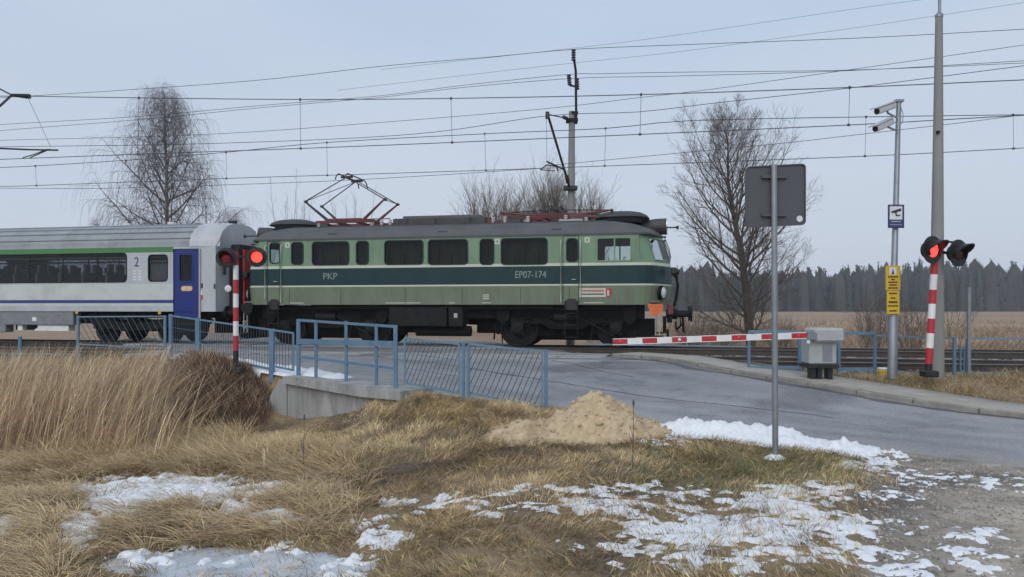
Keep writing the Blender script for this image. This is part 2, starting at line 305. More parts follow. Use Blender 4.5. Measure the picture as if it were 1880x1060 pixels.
# ------------------------------------------------------------------ ground sheet
def axis(lo, hi, step, far_lo, far_hi, g=1.16):
    a = list(np.arange(lo, hi, step)); d = step; x = hi
    while x < far_hi: a.append(x); d *= g; x += d
    a.append(far_hi); d = step; x = lo
    b = []
    while x > far_lo: d *= g; x -= d; b.append(max(x, far_lo))
    return np.array(b[::-1]+a)
gx = axis(-9.5, 10.5, .09, -3000, 3000); gy = axis(4.3, 20.5, .085, -400, 4000)
X, Y = np.meshgrid(gx, gy); Z = height(X, Y)
def topx(X, Y, Z): Ys = np.maximum(Y, .5); return PX0+F*X/Ys, HZ+F*(CZ-Z)/Ys
def ground_colour(X, Y, Z):
    px, py = topx(X, Y, Z); v = -UY*(X-T0[0])+UX*(Y-T0[1])
    c = np.zeros(X.shape+(3,)); n = fbm(X*1.7, Y*1.7, 4, 21)[..., None]; n2 = fbm(X*.5, Y*.5, 3, 33)[..., None]
    straw = np.array((.30, .215, .12)); brown = np.array((.17, .125, .08)); green = np.array((.12, .12, .05)); dirt = np.array((.33, .29, .235))
    c[:] = straw*(.55+.6*n)+(brown-straw)*sst(.42, .65, n2)
    g = (sst(1050, 1250, px)*sst(1640, 1540, px)*sst(810, 830, py)*sst(930, 880, py))[..., None]; c = c*(1-.75*g)+green*.75*g
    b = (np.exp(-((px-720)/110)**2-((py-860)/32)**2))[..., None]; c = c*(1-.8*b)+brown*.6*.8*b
    edge = 1600+60*(fbm(X*2, Y*2, 3, 40)-.5)*3
    d = (sst(-70, 60, px-edge)*sst(818, 835, py)*(Y > 2)*(v < -8))[..., None]; wet = sst(.45, .7, fbm(X*1.1, Y*2.4, 4, 43))[..., None]; c = c*(1-d)+dirt*(.6+.8*n)*(1-.45*wet)*d
    dk = (np.exp(-((px-1610)/120)**2-((py-925)/75)**2)*.8)[..., None]; c = c*(1-dk)+np.array((.09, .08, .07))*dk
    f = (sst(4, 7, v))[..., None]; fc = np.array((.255, .17, .105))*(.6+.8*fbm(X*.25, Y*.25, 4, 50)[..., None]); fy = sst(.5, .75, fbm(X*.02, Y*.05, 3, 60))[..., None]
    fc = fc*(1-fy*.6)+np.array((.36, .27, .16))*fy*.6; c = c*(1-f)+fc*f
    tb = (sst(-7.9, -7, v)*sst(4, 3, v))[..., None]; c = c*(1-tb)+np.array((.12, .105, .09))*(.6+.8*n)*tb
    return c
nx, ny = len(gx), len(gy); idx = np.arange(nx*ny).reshape(ny, nx)
q = np.stack([idx[:-1, :-1], idx[:-1, 1:], idx[1:, 1:], idx[1:, :-1]], -1).reshape(-1, 4)
g = np_mesh('ground', np.stack([X, Y, Z], -1).reshape(-1, 3), q, None, M['ground'], ground_colour(X, Y, Z).reshape(-1, 3), True)
tag(g, kind='structure')

# ------------------------------------------------------------------ road, pavement, kerb
def resample(P, n):
    P = np.array(P, float); d = np.r_[0, np.cumsum(np.hypot(*np.diff(P, axis=0).T))]
    S = []
    for i in range(len(P)-1):                          # Catmull-Rom through the points
        p0, p1, p2, p3 = P[max(i-1, 0)], P[i], P[i+1], P[min(i+2, len(P)-1)]
        for t in np.linspace(0, 1, 24, endpoint=False): S.append(.5*((2*p1)+(-p0+p2)*t+(2*p0-5*p1+4*p2-p3)*t*t+(-p0+3*p1-3*p2+p3)*t**3))
    S.append(P[-1]); S = np.array(S); d = np.r_[0, np.cumsum(np.hypot(*np.diff(S, axis=0).T))]
    t = np.linspace(0, d[-1], n); return np.c_[np.interp(t, d, S[:, 0]), np.interp(t, d, S[:, 1])]
NR = 420
A1, A2 = resample(E1, NR), resample(E2, NR)
tt = np.linspace(0, 1, 40)[None, :, None]; lo = (.015+.06*sst(.40, .55, np.linspace(0, 1, NR)))[:, None, None]
edge = A1[:, None, :]*(1-lo)+A2[:, None, :]*lo
RP = edge*(1-tt)+A2[:, None, :]*tt
jit = (fbm(np.linspace(0, 160, NR), np.zeros(NR), 4, 77)-.5)*.35
RP[:, 0] += (A2-A1)/np.linalg.norm(A2-A1, axis=1)[:, None]*jit[:, None]
rz_ = road_z(RP[..., 0], RP[..., 1])+.012*np.sin(np.linspace(0, np.pi, 40))[None, :]+(fbm(RP[..., 0]*.7, RP[..., 1]*.7, 3, 5)-.5)*.02
rz_[:, 0] -= .022; rz_[:, 1] -= .004
ii = np.arange(NR*40).reshape(NR, 40); q = np.stack([ii[:-1, :-1], ii[:-1, 1:], ii[1:, 1:], ii[1:, :-1]], -1).reshape(-1, 4)
ff = np.broadcast_to(np.linspace(0, 1, 40)[None], (NR, 40)); rx_, ry_ = RP[..., 0], RP[..., 1]
rc = np.array((.285, .288, .30))*(.66+.68*fbm(rx_*.9, ry_*.9, 5, 301))[..., None]; trackm = sum(np.exp(-((ff-c)/.055)**2) for c in (.2, .38, .62, .8))
rc = rc*(1-.17*trackm*(.5+fbm(rx_*.5, ry_*.5, 3, 303)))[..., None]; dg_ = sst(.17, .0, ff+(fbm(rx_*1.5, ry_*1.5, 3, 305)-.5)*.2)+.7*sst(.9, 1.0, ff+(fbm(rx_*1.7, ry_*1.7, 3, 307)-.5)*.12); dg_ = np.clip(dg_, 0, 1)[..., None]
rc = rc*(1-.65*dg_)+np.array((.30, .275, .24))*.65*dg_; pt_ = sst(.60, .64, fbm(rx_*.35, ry_*.35, 3, 309))[..., None]; rc = rc*(1-.30*pt_); ck_ = sst(.035, .0, np.abs(fbm(rx_*.8, ry_*.8, 4, 311)-.5))[..., None]; rc = rc*(1-.25*ck_)
tag(np_mesh('road', np.dstack([RP, rz_]).reshape(-1, 3), q, None, M['asphalt'], rc.reshape(-1, 3), True), kind='structure')
# pavement along the far edge of the road, with its kerb stones
i0 = int(np.argmin(np.hypot(A2[:, 0]-2.6, A2[:, 1]-19.5))); W2 = A2[:i0+1]
tan = np.gradient(W2, axis=0); tan /= np.linalg.norm(tan, axis=1)[:, None]; nor = np.c_[tan[:, 1], -tan[:, 0]]
if ((W2[-1]-A1[i0])@nor[-1]) < 0: nor = -nor
wid = np.interp(W2[:, 1], [-3, 9, 14, 19.5], [1.5, 1.5, 1.35, 1.0])
def strip(name, offs, zz, m, kind='structure'):
    V = np.stack([np.c_[W2+nor*(o*(wid[:, None]) if o > .2 else o), road_z(*(W2.T))+z] for o, z in zip(offs, zz)], 1)
    k = len(offs); ii = np.arange(len(W2)*k).reshape(-1, k); q = np.stack([ii[:-1, :-1], ii[:-1, 1:], ii[1:, 1:], ii[1:, :-1]], -1).reshape(-1, 4)
    return tag(np_mesh(name, V.reshape(-1, 3), q, None, m, None, False), kind=kind)
strip('pavement', (.125, .3, .6, 1.0, 1.1), (.075, .075, .078, .08, -.2), M['pave'])
kb = tag(bpy.data.objects.new('kerb', None), kind='structure'); COL.objects.link(kb); PAR['kerb'] = ((0, 0, 0), 0)
ks = MB().box((0, 0, 0), (.985, .12, .22)).build('kerb_stone', M['kerb'], kb, bevel=.012)
d = np.r_[0, np.cumsum(np.hypot(*np.diff(W2, axis=0).T))]; first = True
for t in np.arange(d[-1]-.5, 18, -1.0):
    x, y = np.interp(t, d, W2[:, 0]), np.interp(t, d, W2[:, 1]); tx, ty = np.interp(t, d, tan[:, 0]), np.interp(t, d, tan[:, 1]); nx_, ny_ = np.interp(t, d, nor[:, 0]), np.interp(t, d, nor[:, 1])
    p = (x+nx_*.06, y+ny_*.06, float(road_z(np.array(x), np.array(y)))-.032+random.uniform(-.006, .006))
    o = ks if first else inst(ks, 'kerb_stone', kb, p); first = False
    o.location = p; x2, y2 = np.interp(t+.5, d, W2[:, 0]), np.interp(t+.5, d, W2[:, 1]); x3, y3 = np.interp(t-.5, d, W2[:, 0]), np.interp(t-.5, d, W2[:, 1]); dzk = float(road_z(np.array(x2), np.array(y2))-road_z(np.array(x3), np.array(y3)))
    o.rotation_euler = (0, -math.atan(dzk), math.atan2(ty, tx)+random.uniform(-.006, .006))

# ------------------------------------------------------------------ railway: ballast, two tracks, crossing slabs
sv = np.arange(-60, 50, .19); vv = np.r_[np.arange(-7.6, 3.3, .17)]
S_, V_ = np.meshgrid(sv, vv); bx = T0[0]+UX*S_-UY*V_; by = T0[1]+UY*S_+UX*V_
bz = -.21+(fbm(S_*4, V_*4, 3, 80)-.5)*.07-.75*np.clip(np.maximum(-6.2-V_, V_-1.9), 0, 2)*.7
ii = np.arange(S_.size).reshape(S_.shape); q = np.stack([ii[:-1, :-1], ii[:-1, 1:], ii[1:, 1:], ii[1:, :-1]], -1).reshape(-1, 4)
tag(np_mesh('ballast_bed', np.stack([bx, by, bz], -1).reshape(-1, 3), q, None, M['ballast'], None, True), kind='structure')
ns = 9000; rs = np.where(rng.random(ns) < .62, rng.uniform(-2, 20, ns), rng.uniform(-26, -8, ns)); rv = rng.uniform(-7.3, 2.5, ns); rr = rng.uniform(.018, .045, ns)
sx = T0[0]+UX*rs-UY*rv; sy = T0[1]+UY*rs+UX*rv; keep = poly_sd(sx, sy, ROAD) > .05; sx, sy, rs, rv, rr = sx[keep], sy[keep], rs[keep], rv[keep], rr[keep]
sz = -.20-.75*np.clip(np.maximum(-6.2-rv, rv-1.9), 0, 2)*.7+rr*.3
octa = np.array([(1, 0, 0), (-1, 0, 0), (0, 1, 0), (0, -1, 0), (0, 0, 1), (0, 0, -1)], float)
def scatter(name, x, y, z, r, m, tris=np.array([(0, 2, 4), (2, 1, 4), (1, 3, 4), (3, 0, 4), (2, 0, 5), (1, 2, 5), (3, 1, 5), (0, 3, 5)])):
    n = len(x); V = octa[None]*(r[:, None, None]*rng.uniform(.6, 1.3, (n, 6, 1))); a = rng.uniform(0, 6.28, n); c, s = np.cos(a)[:, None], np.sin(a)[:, None]
    V = np.stack([V[..., 0]*c-V[..., 1]*s, V[..., 0]*s+V[..., 1]*c, V[..., 2]*.8], -1)+np.stack([x, y, z], -1)[:, None]
    return np_mesh(name, V.reshape(-1, 3), None, (tris[None]+6*np.arange(n)[:, None, None]).reshape(-1, 3), m)
tag(scatter('ballast_stones', sx, sy, sz, rr, M['stone']), 'loose grey brown ballast stones along both tracks', 'ballast', kind='stuff')
RAILP = [(-.07, -.17), (.07, -.17), (.07, -.155), (.012, -.135), (.012, -.045), (.036, -.035), (.036, 0), (-.036, 0), (-.036, -.035), (-.012, -.045), (-.012, -.135), (-.07, -.155)]
sleeper_me = None
def inside_road(s, v): x, y, _ = trk(s, v); return float(poly_sd(np.array([x]), np.array([y]), ROAD)[0])
for nm, v0, z0, lab in (('railway_track', 0.0, 0.0, 'far railway track carrying the locomotive and coach'), ('railway_track', VN, ZN, 'near empty railway track in front of the train')):
    t = thing(nm, lab, 'railway track', trk(0, v0, z0), ANG, 'railway tracks at the crossing')
    for sg in (-1, 1):
        mb = MB().prism([(p[0]+sg*.7525, p[1]) for p in RAILP], 150, 'x', 0, -80)
        r_ = mb.build('rail', [M['rail'], M['railtop']], t)
        for p in r_.data.polygons:
            if p.normal.z > .9 and p.center.z > -.01: p.material_index = 1
    for s in np.arange(-32, 24, .62):
        if inside_road(s, v0) < .1 and inside_road(s, v0) < 1: 
            if inside_road(s, v0) < .1: continue
        if sleeper_me is None: sleeper_me = MB().box((0, 0, -.255), (.24, 2.5, .16)).build('sleeper', M['sleeper'], t, bevel=.02); sleeper_me.location = (s, 0, 0)
        else: inst(sleeper_me, 'sleeper', t, (s, 0, random.uniform(-.008, .004)))
deck = tag(bpy.data.objects.new('crossing_deck', None), kind='structure'); COL.objects.link(deck); deck.location = trk(0, 0, 0); deck.rotation_euler = (0, 0, ANG)
slab = None
for v0, z0 in ((0.0, 0.0), (VN, ZN)):
    for s in np.arange(-14, 6, 1.2):
        if inside_road(s, v0) > -.7: continue
        for dv, w in ((0, 1.32), (-1.13, .6), (1.13, .6)):
            if slab is None: slab = MB().box((0, 0, -.06), (1.17, 1.0, .12)).build('slab', M['concrete'], deck, bevel=.012); o = slab
            else: o = inst(slab, 'slab', deck, (0, 0, 0))
            o.location = (s, v0+dv, z0+.004-abs(dv)*.01); o.scale = (1, w, 1)

# ------------------------------------------------------------------ overhead line
def cat(pts, n=12):
    P = [Vector(p) for p in pts]; o = []
    for i in range(len(P)-1):
        p0, p1, p2, p3 = P[max(i-1, 0)], P[i], P[i+1], P[min(i+2, len(P)-1)]
        k = max(2, int(n*(p2-p1).length/8))
        for j in range(k):
            t = j/k; o.append(.5*((2*p1)+(-p0+p2)*t+(2*p0-5*p1+4*p2-p3)*t*t+(-p0+3*p1-3*p2+p3)*t**3))
    return o+[P[-1]]
def vpt(px, py, v): s, z = side(px, py, v); return trk(s, v, z)
def ext(pix):                                         # carry a line on past both edges of the frame
    (x0, y0), (x1, y1) = pix[0], pix[1]; (x2, y2), (x3, y3) = pix[-2], pix[-1]
    if x0 < 100: pix = [(x0-420, y0+(y0-y1)/(x1-x0)*420)]+pix
    if x3 > 1700: pix = pix+[(x3+420, y3+(y3-y2)/(x3-x2)*420)]
    return pix
def line_pts(pix, v): return cat([vpt(x, y, v) for x, y in ext(pix)])
def yon(pix, x): return float(np.interp(x, [p[0] for p in pix], [p[1] for p in pix]))
def catenary(lab, mess, cont, v, drops, dv=.05):
    t = thing('catenary', lab, 'overhead wire', trk(0, v, 0), ANG, 'catenaries over the two tracks')
    MB().tube(line_pts(mess, v), .0125, 5).build('messenger_wire', M['wire'], t, world=True)
    for k in (0, 1): MB().tube(line_pts(cont, v+k*dv), .0115, 5).build('contact_wire', M['wire'], t, world=True)
    for x in drops:
        a = vpt(x, yon(mess, x), v); s_, _ = side(x, yon(cont, x), v); b = vpt(x+random.choice((-2, 1, 2)), yon(cont, x), v)
        mb = MB().tube([a, b], .006, 4); mb.box(a, (.05, .03, .07)); mb.box(b, (.06, .03, .06)); mb.build('dropper', M['wire'], t, world=True)
NM = [(-10, 177), (50, 177), (255, 180), (550, 183), (830, 181), (1177, 174), (1560, 161), (1880, 147)]; NC = [(0, 293), (240, 284), (550, 273), (828, 262), (1177, 247), (1557, 230), (1770, 218), (1880, 212)]
FM = [(0, 308), (65, 305), (240, 294), (415, 280), (600, 262), (890, 246), (1112, 236), (1265, 222), (1590, 215), (1880, 211)]; FC = [(0, 343), (65, 341), (415, 328), (640, 321), (890, 313), (1112, 305), (1590, 287), (1880, 272)]
catenary('droppered contact line over the near track, highest of the pairs', NM, NC, VN, (255, 551, 828, 1177, 1560))
catenary('droppered contact line over the far track that the raised pantograph touches', FM, FC, 0.0, (65, 415, 600, 890, 1112, 1590, 1860))
for lab, pix, v, r, m in (
  ('top feeder wire fixed to the tip of the mast', [(0, 180), (240, 165), (480, 147), (700, 122), (900, 105), (1053, 91), (1240, 83), (1580, 70), (1880, 54)], 3.0, .011, 'wire'),
  ('upper of two feeder wires on the mast side insulators', [(0, 229), (255, 214), (480, 194), (700, 176), (850, 157), (1043, 137), (1090, 136), (1240, 133), (1560, 129), (1880, 116)], 2.85, .010, 'wire'),
  ('lower of two feeder wires on the mast side insulators', [(0, 240), (255, 220), (480, 198), (700, 179), (850, 161), (1059, 144), (1240, 140), (1560, 130), (1880, 112)], 3.15, .010, 'wire'),
  ('long wire rising right, passing just above the bare tree top', [(0, 258), (380, 247), (700, 225), (1000, 200), (1170, 180), (1300, 165), (1570, 127), (1880, 83)], 1.2, .009, 'wire'),
  ('carrier wire held by the mast bracket arm, rising to the right', [(0, 270), (380, 264), (755, 247), (1005, 213), (1170, 206), (1300, 191), (1560, 162), (1880, 121)], .55, .011, 'wire'),
  ('wire rising behind the sign plate to meet the contact line at right', [(1020, 303), (1240, 282), (1440, 263), (1580, 247), (1770, 225), (1880, 211)], .6, .009, 'wire'),
  ('lower contact wire left of the raised pantograph', [(0, 346), (200, 346), (435, 339), (620, 332), (800, 322), (1000, 309)], .35, .009, 'wire'),
  ('faint thin wire in the top right sky ending above the lamp pole', [(620, 166), (980, 124), (1240, 96), (1470, 65), (1580, 50), (1880, 5)], 6.0, .007, 'wirel'),
  ('faint highest wire leaving the frame at its top edge', [(700, 128), (1060, 88), (1240, 65), (1580, 15), (1690, 0), (1880, -28)], 6.5, .007, 'wirel')):
    tag(MB().tube(line_pts(pix, v), r, 5).build('overhead_wire', M[m]), lab, 'wire', 'single wires above the railway')

def insul(mb, a, b, r, n=6):
    a, b = Vector(a), Vector(b); L = (b-a).length; pr = []
    for i in range(n): t = L*i/n; pr += [(t, r*.5), (t+L/n*.25, r), (t+L/n*.6, r*.95), (t+L/n*.8, r*.5)]
    mb.lathe(a, b-a, pr, 10)
# concrete mast behind the locomotive
bm_ = at(1047, 562, 27.0); mz = -.8
t = thing('catenary_mast', 'tall concrete overhead line mast rising behind the locomotive roof', 'mast', (bm_[0], bm_[1], mz), 0, 'overhead line masts')
YM = 27.0
mb = MB(); mb.tube([(bm_[0], YM, mz), at(1050, 205, YM)], [.17, .115], 10); mb.build('pole', M['polecon'], t, True, True)
mb = MB(); xs = [at(1058, 228, YM-.1), at(1057, 130, YM-.1), at(1054, 110, YM-.1)]; mb.tube(xs, .045, 8); mb.box(at(1050, 222, YM), (.42, .34, .12)); mb.box(at(1055, 208, YM-.05), (.25, .2, .08)); mb.bar(at(1046, 157, YM-.1), at(1060, 160, YM-.1), .05, .06); mb.build('top_extension', M['under'], t, world=True)
for a, b in (((1053, 112), (1053, 90)), ((1046, 157), (1044, 137)), ((1060, 165), (1059, 144))):
    mb = MB(); insul(mb, at(*a, YM-.1), at(*b, YM-.1), .085, 5); mb.build('insulator', M['pdark'], t, True, True)
mb = MB(); mb.tube([at(1045, 342, YM-.3), at(1007, 215, YM-2.2)], .045, 8); mb.tube([at(1042, 218, YM-.2), at(1005, 210, YM-2.2)], .022, 6); mb.box(at(1005, 212, YM-2.2), (.13, .13, .22)); mb.box(at(1047, 346, YM-.1), (.5, .4, .13))
mb.tube([at(1036, 312, YM-.8), at(1022, 305, YM-1.6), at(1004, 297, YM-2.1)], .03, 6); mb.tube([at(1022, 305, YM-1.6), at(1024, 314, YM-1.6)], .03, 6); mb.tube([at(1020, 306, YM-1.6), at(1004, 303, YM-2.1), at(992, 312, YM-2.3)], .022, 6); mb.tube([at(992, 312, YM-2.3), at(1018, 314, YM-1.6)], .018, 6)
mb.tube([at(1003, 215, YM-2.2), at(1004, 297, YM-2.1)], .006, 4); mb.build('cantilever', M['pdark'], t, world=True)
mb = MB(); insul(mb, at(1041, 218, YM-.2), at(1034, 215, YM-.5), .07, 4); insul(mb, at(1043, 336, YM-.35), at(1040, 322, YM-.55), .08, 4); mb.build('insulator', M['pdark'], t, True, True)
# mast of the near track, standing past the left edge of the frame
s0, _ = side(50, 200, VN); Pm = trk(s0, VN-2.9, 0)
zg = float(height(np.array([Pm[0]]), np.array([Pm[1]]))[0])
t = thing('catenary_mast', 'overhead line mast whose bracket arm reaches in from the left edge', 'mast', (Pm[0], Pm[1], zg), 0, 'overhead line masts')
mb = MB(); mb.tube([(Pm[0], Pm[1], zg), (Pm[0], Pm[1], 8.4)], [.17, .12], 10); mb.build('pole', M['polecon'], t, True, True)
msg = vpt(50, 177, VN); knee = trk(s0, VN-.55, side(20, 175, VN-.55)[1]); reg = trk(s0, VN, side(90, 273, VN)[1])
mb = MB(); mb.tube([(Pm[0], Pm[1], 5.1), knee], .035, 8); mb.tube([(Pm[0], Pm[1], 8.0), knee], .02, 6); mb.tube([knee, msg], [.045, .075], 8); mb.box(msg, (.16, .12, .12))
lo_ = tuple(Vector((Pm[0], Pm[1], 5.6))); e1 = vpt(107, 276, VN+.35); mb.tube([lo_, reg, e1], .028, 6); mb.tube([vpt(88, 274, VN+.1), vpt(62, 284, VN), vpt(42, 290, VN)], .016, 6); mb.tube([vpt(92, 274, VN+.1), vpt(55, 290, VN)], .016, 6); mb.tube([msg, vpt(93, 270, VN+.1)], .006, 4)
mb.build('cantilever', M['pdark'], t, world=True)

# ------------------------------------------------------------------ text and window helpers
def text_mesh(body, size, thick=.004):
    cu = bpy.data.curves.new('lettering', 'FONT'); cu.body = body; cu.size = size; cu.extrude = thick/2; cu.align_x = 'CENTER'; cu.align_y = 'CENTER'; cu.resolution_u = 3
    o = bpy.data.objects.new('tmp', cu); COL.objects.link(o); dg = bpy.context.evaluated_depsgraph_get(); dg.update()
    me = bpy.data.meshes.new_from_object(o.evaluated_get(dg)); bpy.data.objects.remove(o); bpy.data.curves.remove(cu); me.name = 'lettering'; return me
def text(body, size, m, parent, loc, rz=0.0, name='lettering', thick=.004, sx=1.0):
    me = text_mesh(body, size, thick); me.materials.clear(); me.materials.append(m)
    o = bpy.data.objects.new(name, me); COL.objects.link(o); o.parent = parent; o.location = loc; o.rotation_euler = (R(90), 0, rz); o.scale = (sx, 1, 1); return o
def rrect(x0, x1, z0, z1, r, n=4):
    o = []
    for cx, cz, a in ((x1-r, z1-r, 0), (x0+r, z1-r, 90), (x0+r, z0+r, 180), (x1-r, z0+r, 270)):
        for i in range(n+1): t = R(a+90*i/n); o.append((cx+r*math.cos(t), cz+r*math.sin(t)))
    return o
def window(parent, x0, x1, z0, z1, v, sg, fm, gm, r=.09, t=.045, proud=.014, deep=.05, name='window'):
    inn, out = rrect(x0, x1, z0, z1, r), rrect(x0-t, x1+t, z0-t, z1+t, r+t); n = len(inn)
    vs = [(x, v+sg*proud, z) for x, z in out]+[(x, v+sg*proud, z) for x, z in inn]+[(x, v-sg*deep, z) for x, z in inn]+[(x, v-sg*.002, z) for x, z in out]
    fs = []
    for i in range(n):
        j = (i+1) % n; fs += [(i, j, n+j, n+i), (n+i, n+j, 2*n+j, 2*n+i), (3*n+i, 3*n+j, j, i)]
    f = MB().add(vs, fs).build(name, fm, parent, True)
    MB().add([(x, v-sg*.03, z) for x, z in inn], [tuple(range(n))]).build('glass', gm, f)
    return f
def wall_grid(mb, xs, zs, holes, v, matf):
    xs = sorted(set(round(x, 4) for x in xs+[h[i] for h in holes for i in (0, 1)])); zs = sorted(set(round(z, 4) for z in zs+[h[i] for h in holes for i in (2, 3)]))
    for i in range(len(xs)-1):
        for j in range(len(zs)-1):
            cx, cz = (xs[i]+xs[i+1])/2, (zs[j]+zs[j+1])/2
            if any(h[0] < cx < h[1] and h[2] < cz < h[3] for h in holes): continue
            mb.add([(xs[i], v, zs[j]), (xs[i+1], v, zs[j]), (xs[i+1], v, zs[j+1]), (xs[i], v, zs[j+1])], [(0, 1, 2, 3)], matf(cz))
def wheel(parent, x, v, r, name='wheel'):
    mb = MB(); sg = 1 if v > 0 else -1
    mb.lathe((x, v-sg*.07, r), (0, sg, 0), [(0, r+.03), (.03, r+.03), (.035, r), (.14, r-.006), (.14, r-.09), (.10, r-.11), (.09, r*.3), (.16, r*.26), (.18, .05)], 28)
    return mb.build(name, M['under'], parent, True)

# ------------------------------------------------------------------ electric locomotive
LC = -2.03; LH = 7.18; LW = 1.5
L = thing('electric_locomotive', 'green electric locomotive with dark green waistband and one raised pantograph', 'locomotive', trk(LC, 0, 0), ANG)
def lx(px, py=500, v=-LW): s, z = side(px, py, v); return s-LC
Z0, ZA, ZB, ZC, ZD, ZG = 1.34, 1.915, 1.965, 2.515, 2.60, 3.47
def lmat(z): return 0 if z < ZA else 1 if z < ZB else 2 if z < ZC else 1 if z < ZD else 3
XF = LH-1.0
wins = []                                             # x0, x1, z0, z1, kind
def lw(p0, p1, y0, y1, kind): a, b = lx(p0), lx(p1); z1 = side((p0+p1)/2, y0, -LW)[1]; z0 = side((p0+p1)/2, y1, -LW)[1]; wins.append((a, b, z0, z1, kind))
for p in ((536, 556, 444, 485, 'n'), (574, 640, 443, 486, 'b'), (655, 676, 443, 485, 'n'), (707, 776, 442, 485, 'b'), (787, 858, 441, 485, 'b'), (882, 906, 440, 485, 'n'), (921, 1004, 438, 485, 'b'), (1041, 1060, 439, 480, 'd'), (496, 513, 444, 483, 'd'), (1097, 1157, 438, 478, 'c'), (450, 482, 443, 482, 'c')): lw(*p)
wins = [(a, b, c, min(d, 3.36), k) for a, b, c, d, k in wins]
body = MB(); zs = [Z0, ZA, ZB, ZC, ZD, ZG]
near = [w for w in wins if w[0] > -XF and w[1] < XF]
for w in wins:
    if w not in near: pass
holes = [(max(w[0], -XF+.02), min(w[1], XF-.02), w[2], w[3]) for w in wins if min(w[1], XF)-max(w[0], -XF) > .2]
kinds = [w[4] for w in wins if min(w[1], XF)-max(w[0], -XF) > .2]
for v in (-LW, LW): wall_grid(body, [-XF, XF]+list(np.linspace(-6, 6, 13)), zs, holes, v, lmat)
PLAN = [(1.0, 1.5), (.82, 1.475), (.64, 1.40), (.54, 1.29), (.49, 1.2), (.24, .65), (.04, .09)]; PLAN = PLAN+[(a, -w) for a, w in PLAN[::-1]]
def endx(z): return float(np.interp(z, [Z0, 1.9, 2.5, 2.62, 3.36, ZG], [LH-.05, LH, LH, LH-.03, LH-.25, LH-.29]))
ez = [Z0, ZA, ZB, 2.24, ZC, ZD, 2.68, 3.34, ZG]; panes = {1: [], -1: []}
for e in (1, -1):
    for i in range(len(ez)-1):
        for j in range(len(PLAN)-1):
            z0, z1 = ez[i], ez[i+1]
            def pt(a, z): return (e*(endx(z)-a[0] if a[0] < .95 else XF), a[1], z)
            qd = [pt(PLAN[j], z0), pt(PLAN[j+1], z0), pt(PLAN[j+1], z1), pt(PLAN[j], z1)]
            if abs(z0-2.68) < .01 and j in (4, 5, 7, 8): panes[e].append(qd); continue
            body.add(qd, [(0, 1, 2, 3)], lmat((z0+z1)/2))
# floor
out = [(XF if a > .95 else endx(Z0)-a, w) for a, w in PLAN]; ring = [(x, w) for x, w in out]+[(-x, w) for x, w in out[::-1]]
body.add([(x, w, Z0) for x, w in ring], [tuple(range(len(ring)))], 4)
body.build('body', [M['glo'], M['cream'], M['gdk'], M['gup'], M['under']], L, True)
# roof: rings drawn in towards the top
rf = MB(); prof = [(-.025, -.02, ZG-.035), (-.03, -.025, ZG+.02), (.02, .05, 3.56), (.08, .22, 3.68), (.2, .55, 3.80), (.42, 1.0, 3.89), (.8, 1.35, 3.935), (1.2, 1.6, 3.95)]; rings = []
for dw, ds, z in prof:
    hx = LH-.29-ds; k = (LW-dw)/LW
    o = [((hx-.72) if a > .95 else hx-a*.75, w*k) for a, w in PLAN]; rings.append([(x, w, z) for x, w in o]+[(-x, w, z) for x, w in o[::-1]])
n = len(rings[0])
for i in range(len(rings)-1):
    rf.add(rings[i]+rings[i+1], [(j, (j+1) % n, n+(j+1) % n, n+j) for j in range(n)], 0 if i < 5 else 1)
rf.add(rings[-1], [tuple(range(n))], 1)
rf.build('roof', [M['roofl'], M['roofd']], L, True)
for sg in (-1, 1):
    MB().bar((-5.2, sg*1.06, 3.905), (5.2, sg*1.06, 3.905), .03, .04).build('roof_walkway_edge', M['roofd'], L)
    for x in (-3.6, .1, 3.7): MB().box((x, sg*1.43, 3.63), (.30, .05, .05)).build('rain_gutter_bracket', M['roofd'], L)
# windows
for v, sg in ((-LW, -1), (LW, 1)):
    for (a, b, c, d, k), kk in zip([(*h, 0) for h in holes], kinds):
        f = {'b': M['gdk'], 'n': M['gdk'], 'd': M['gdk'], 'c': M['gup']}[kk]
        window(L, a, b, c, d, v, sg, f, M['cglass'] if kk == 'c' else M['lglass'], r=.04 if kk == 'c' else .10, t=.03 if kk != 'c' else .045)
        if kk == 'c': MB().box(((a+b)/2+.02, v-sg*.012, (c+d)/2), (.045, .03, d-c)).build('window_post', M['gup'], L)
for e in (1, -1):
    for k in (0, 2):
        qs = panes[e][k:k+2]; mb = MB()
        for qd in qs: mb.add(qd, [(0, 1, 2, 3)])
        w = mb.build('windscreen', M['cglass'], L)
        if k == 0: lf, rt = qs[0][0], qs[1][1]; lt, rtt = qs[0][3], qs[1][2]
        else: lf, rt = qs[0][0], qs[1][1]; lt, rtt = qs[0][3], qs[1][2]
        fr = MB(); fr.tube([lf, qs[0][1], rt, rtt, qs[0][2], lt, lf], .028, 6); fr.build('windscreen_frame', M['gup'], w)
        wp = MB(); y0 = (lt[1]+rtt[1])/2; wp.tube([(e*(endx(3.4)+.02), y0, 3.38), (e*(endx(3.1)+.05), y0-.12, 3.05), (e*(endx(2.9)+.05), y0-.2, 2.75)], .014, 5); wp.box((e*(endx(3.4)), y0, 3.41), (.12, .1, .05)); wp.build('wiper', M['black'], w)
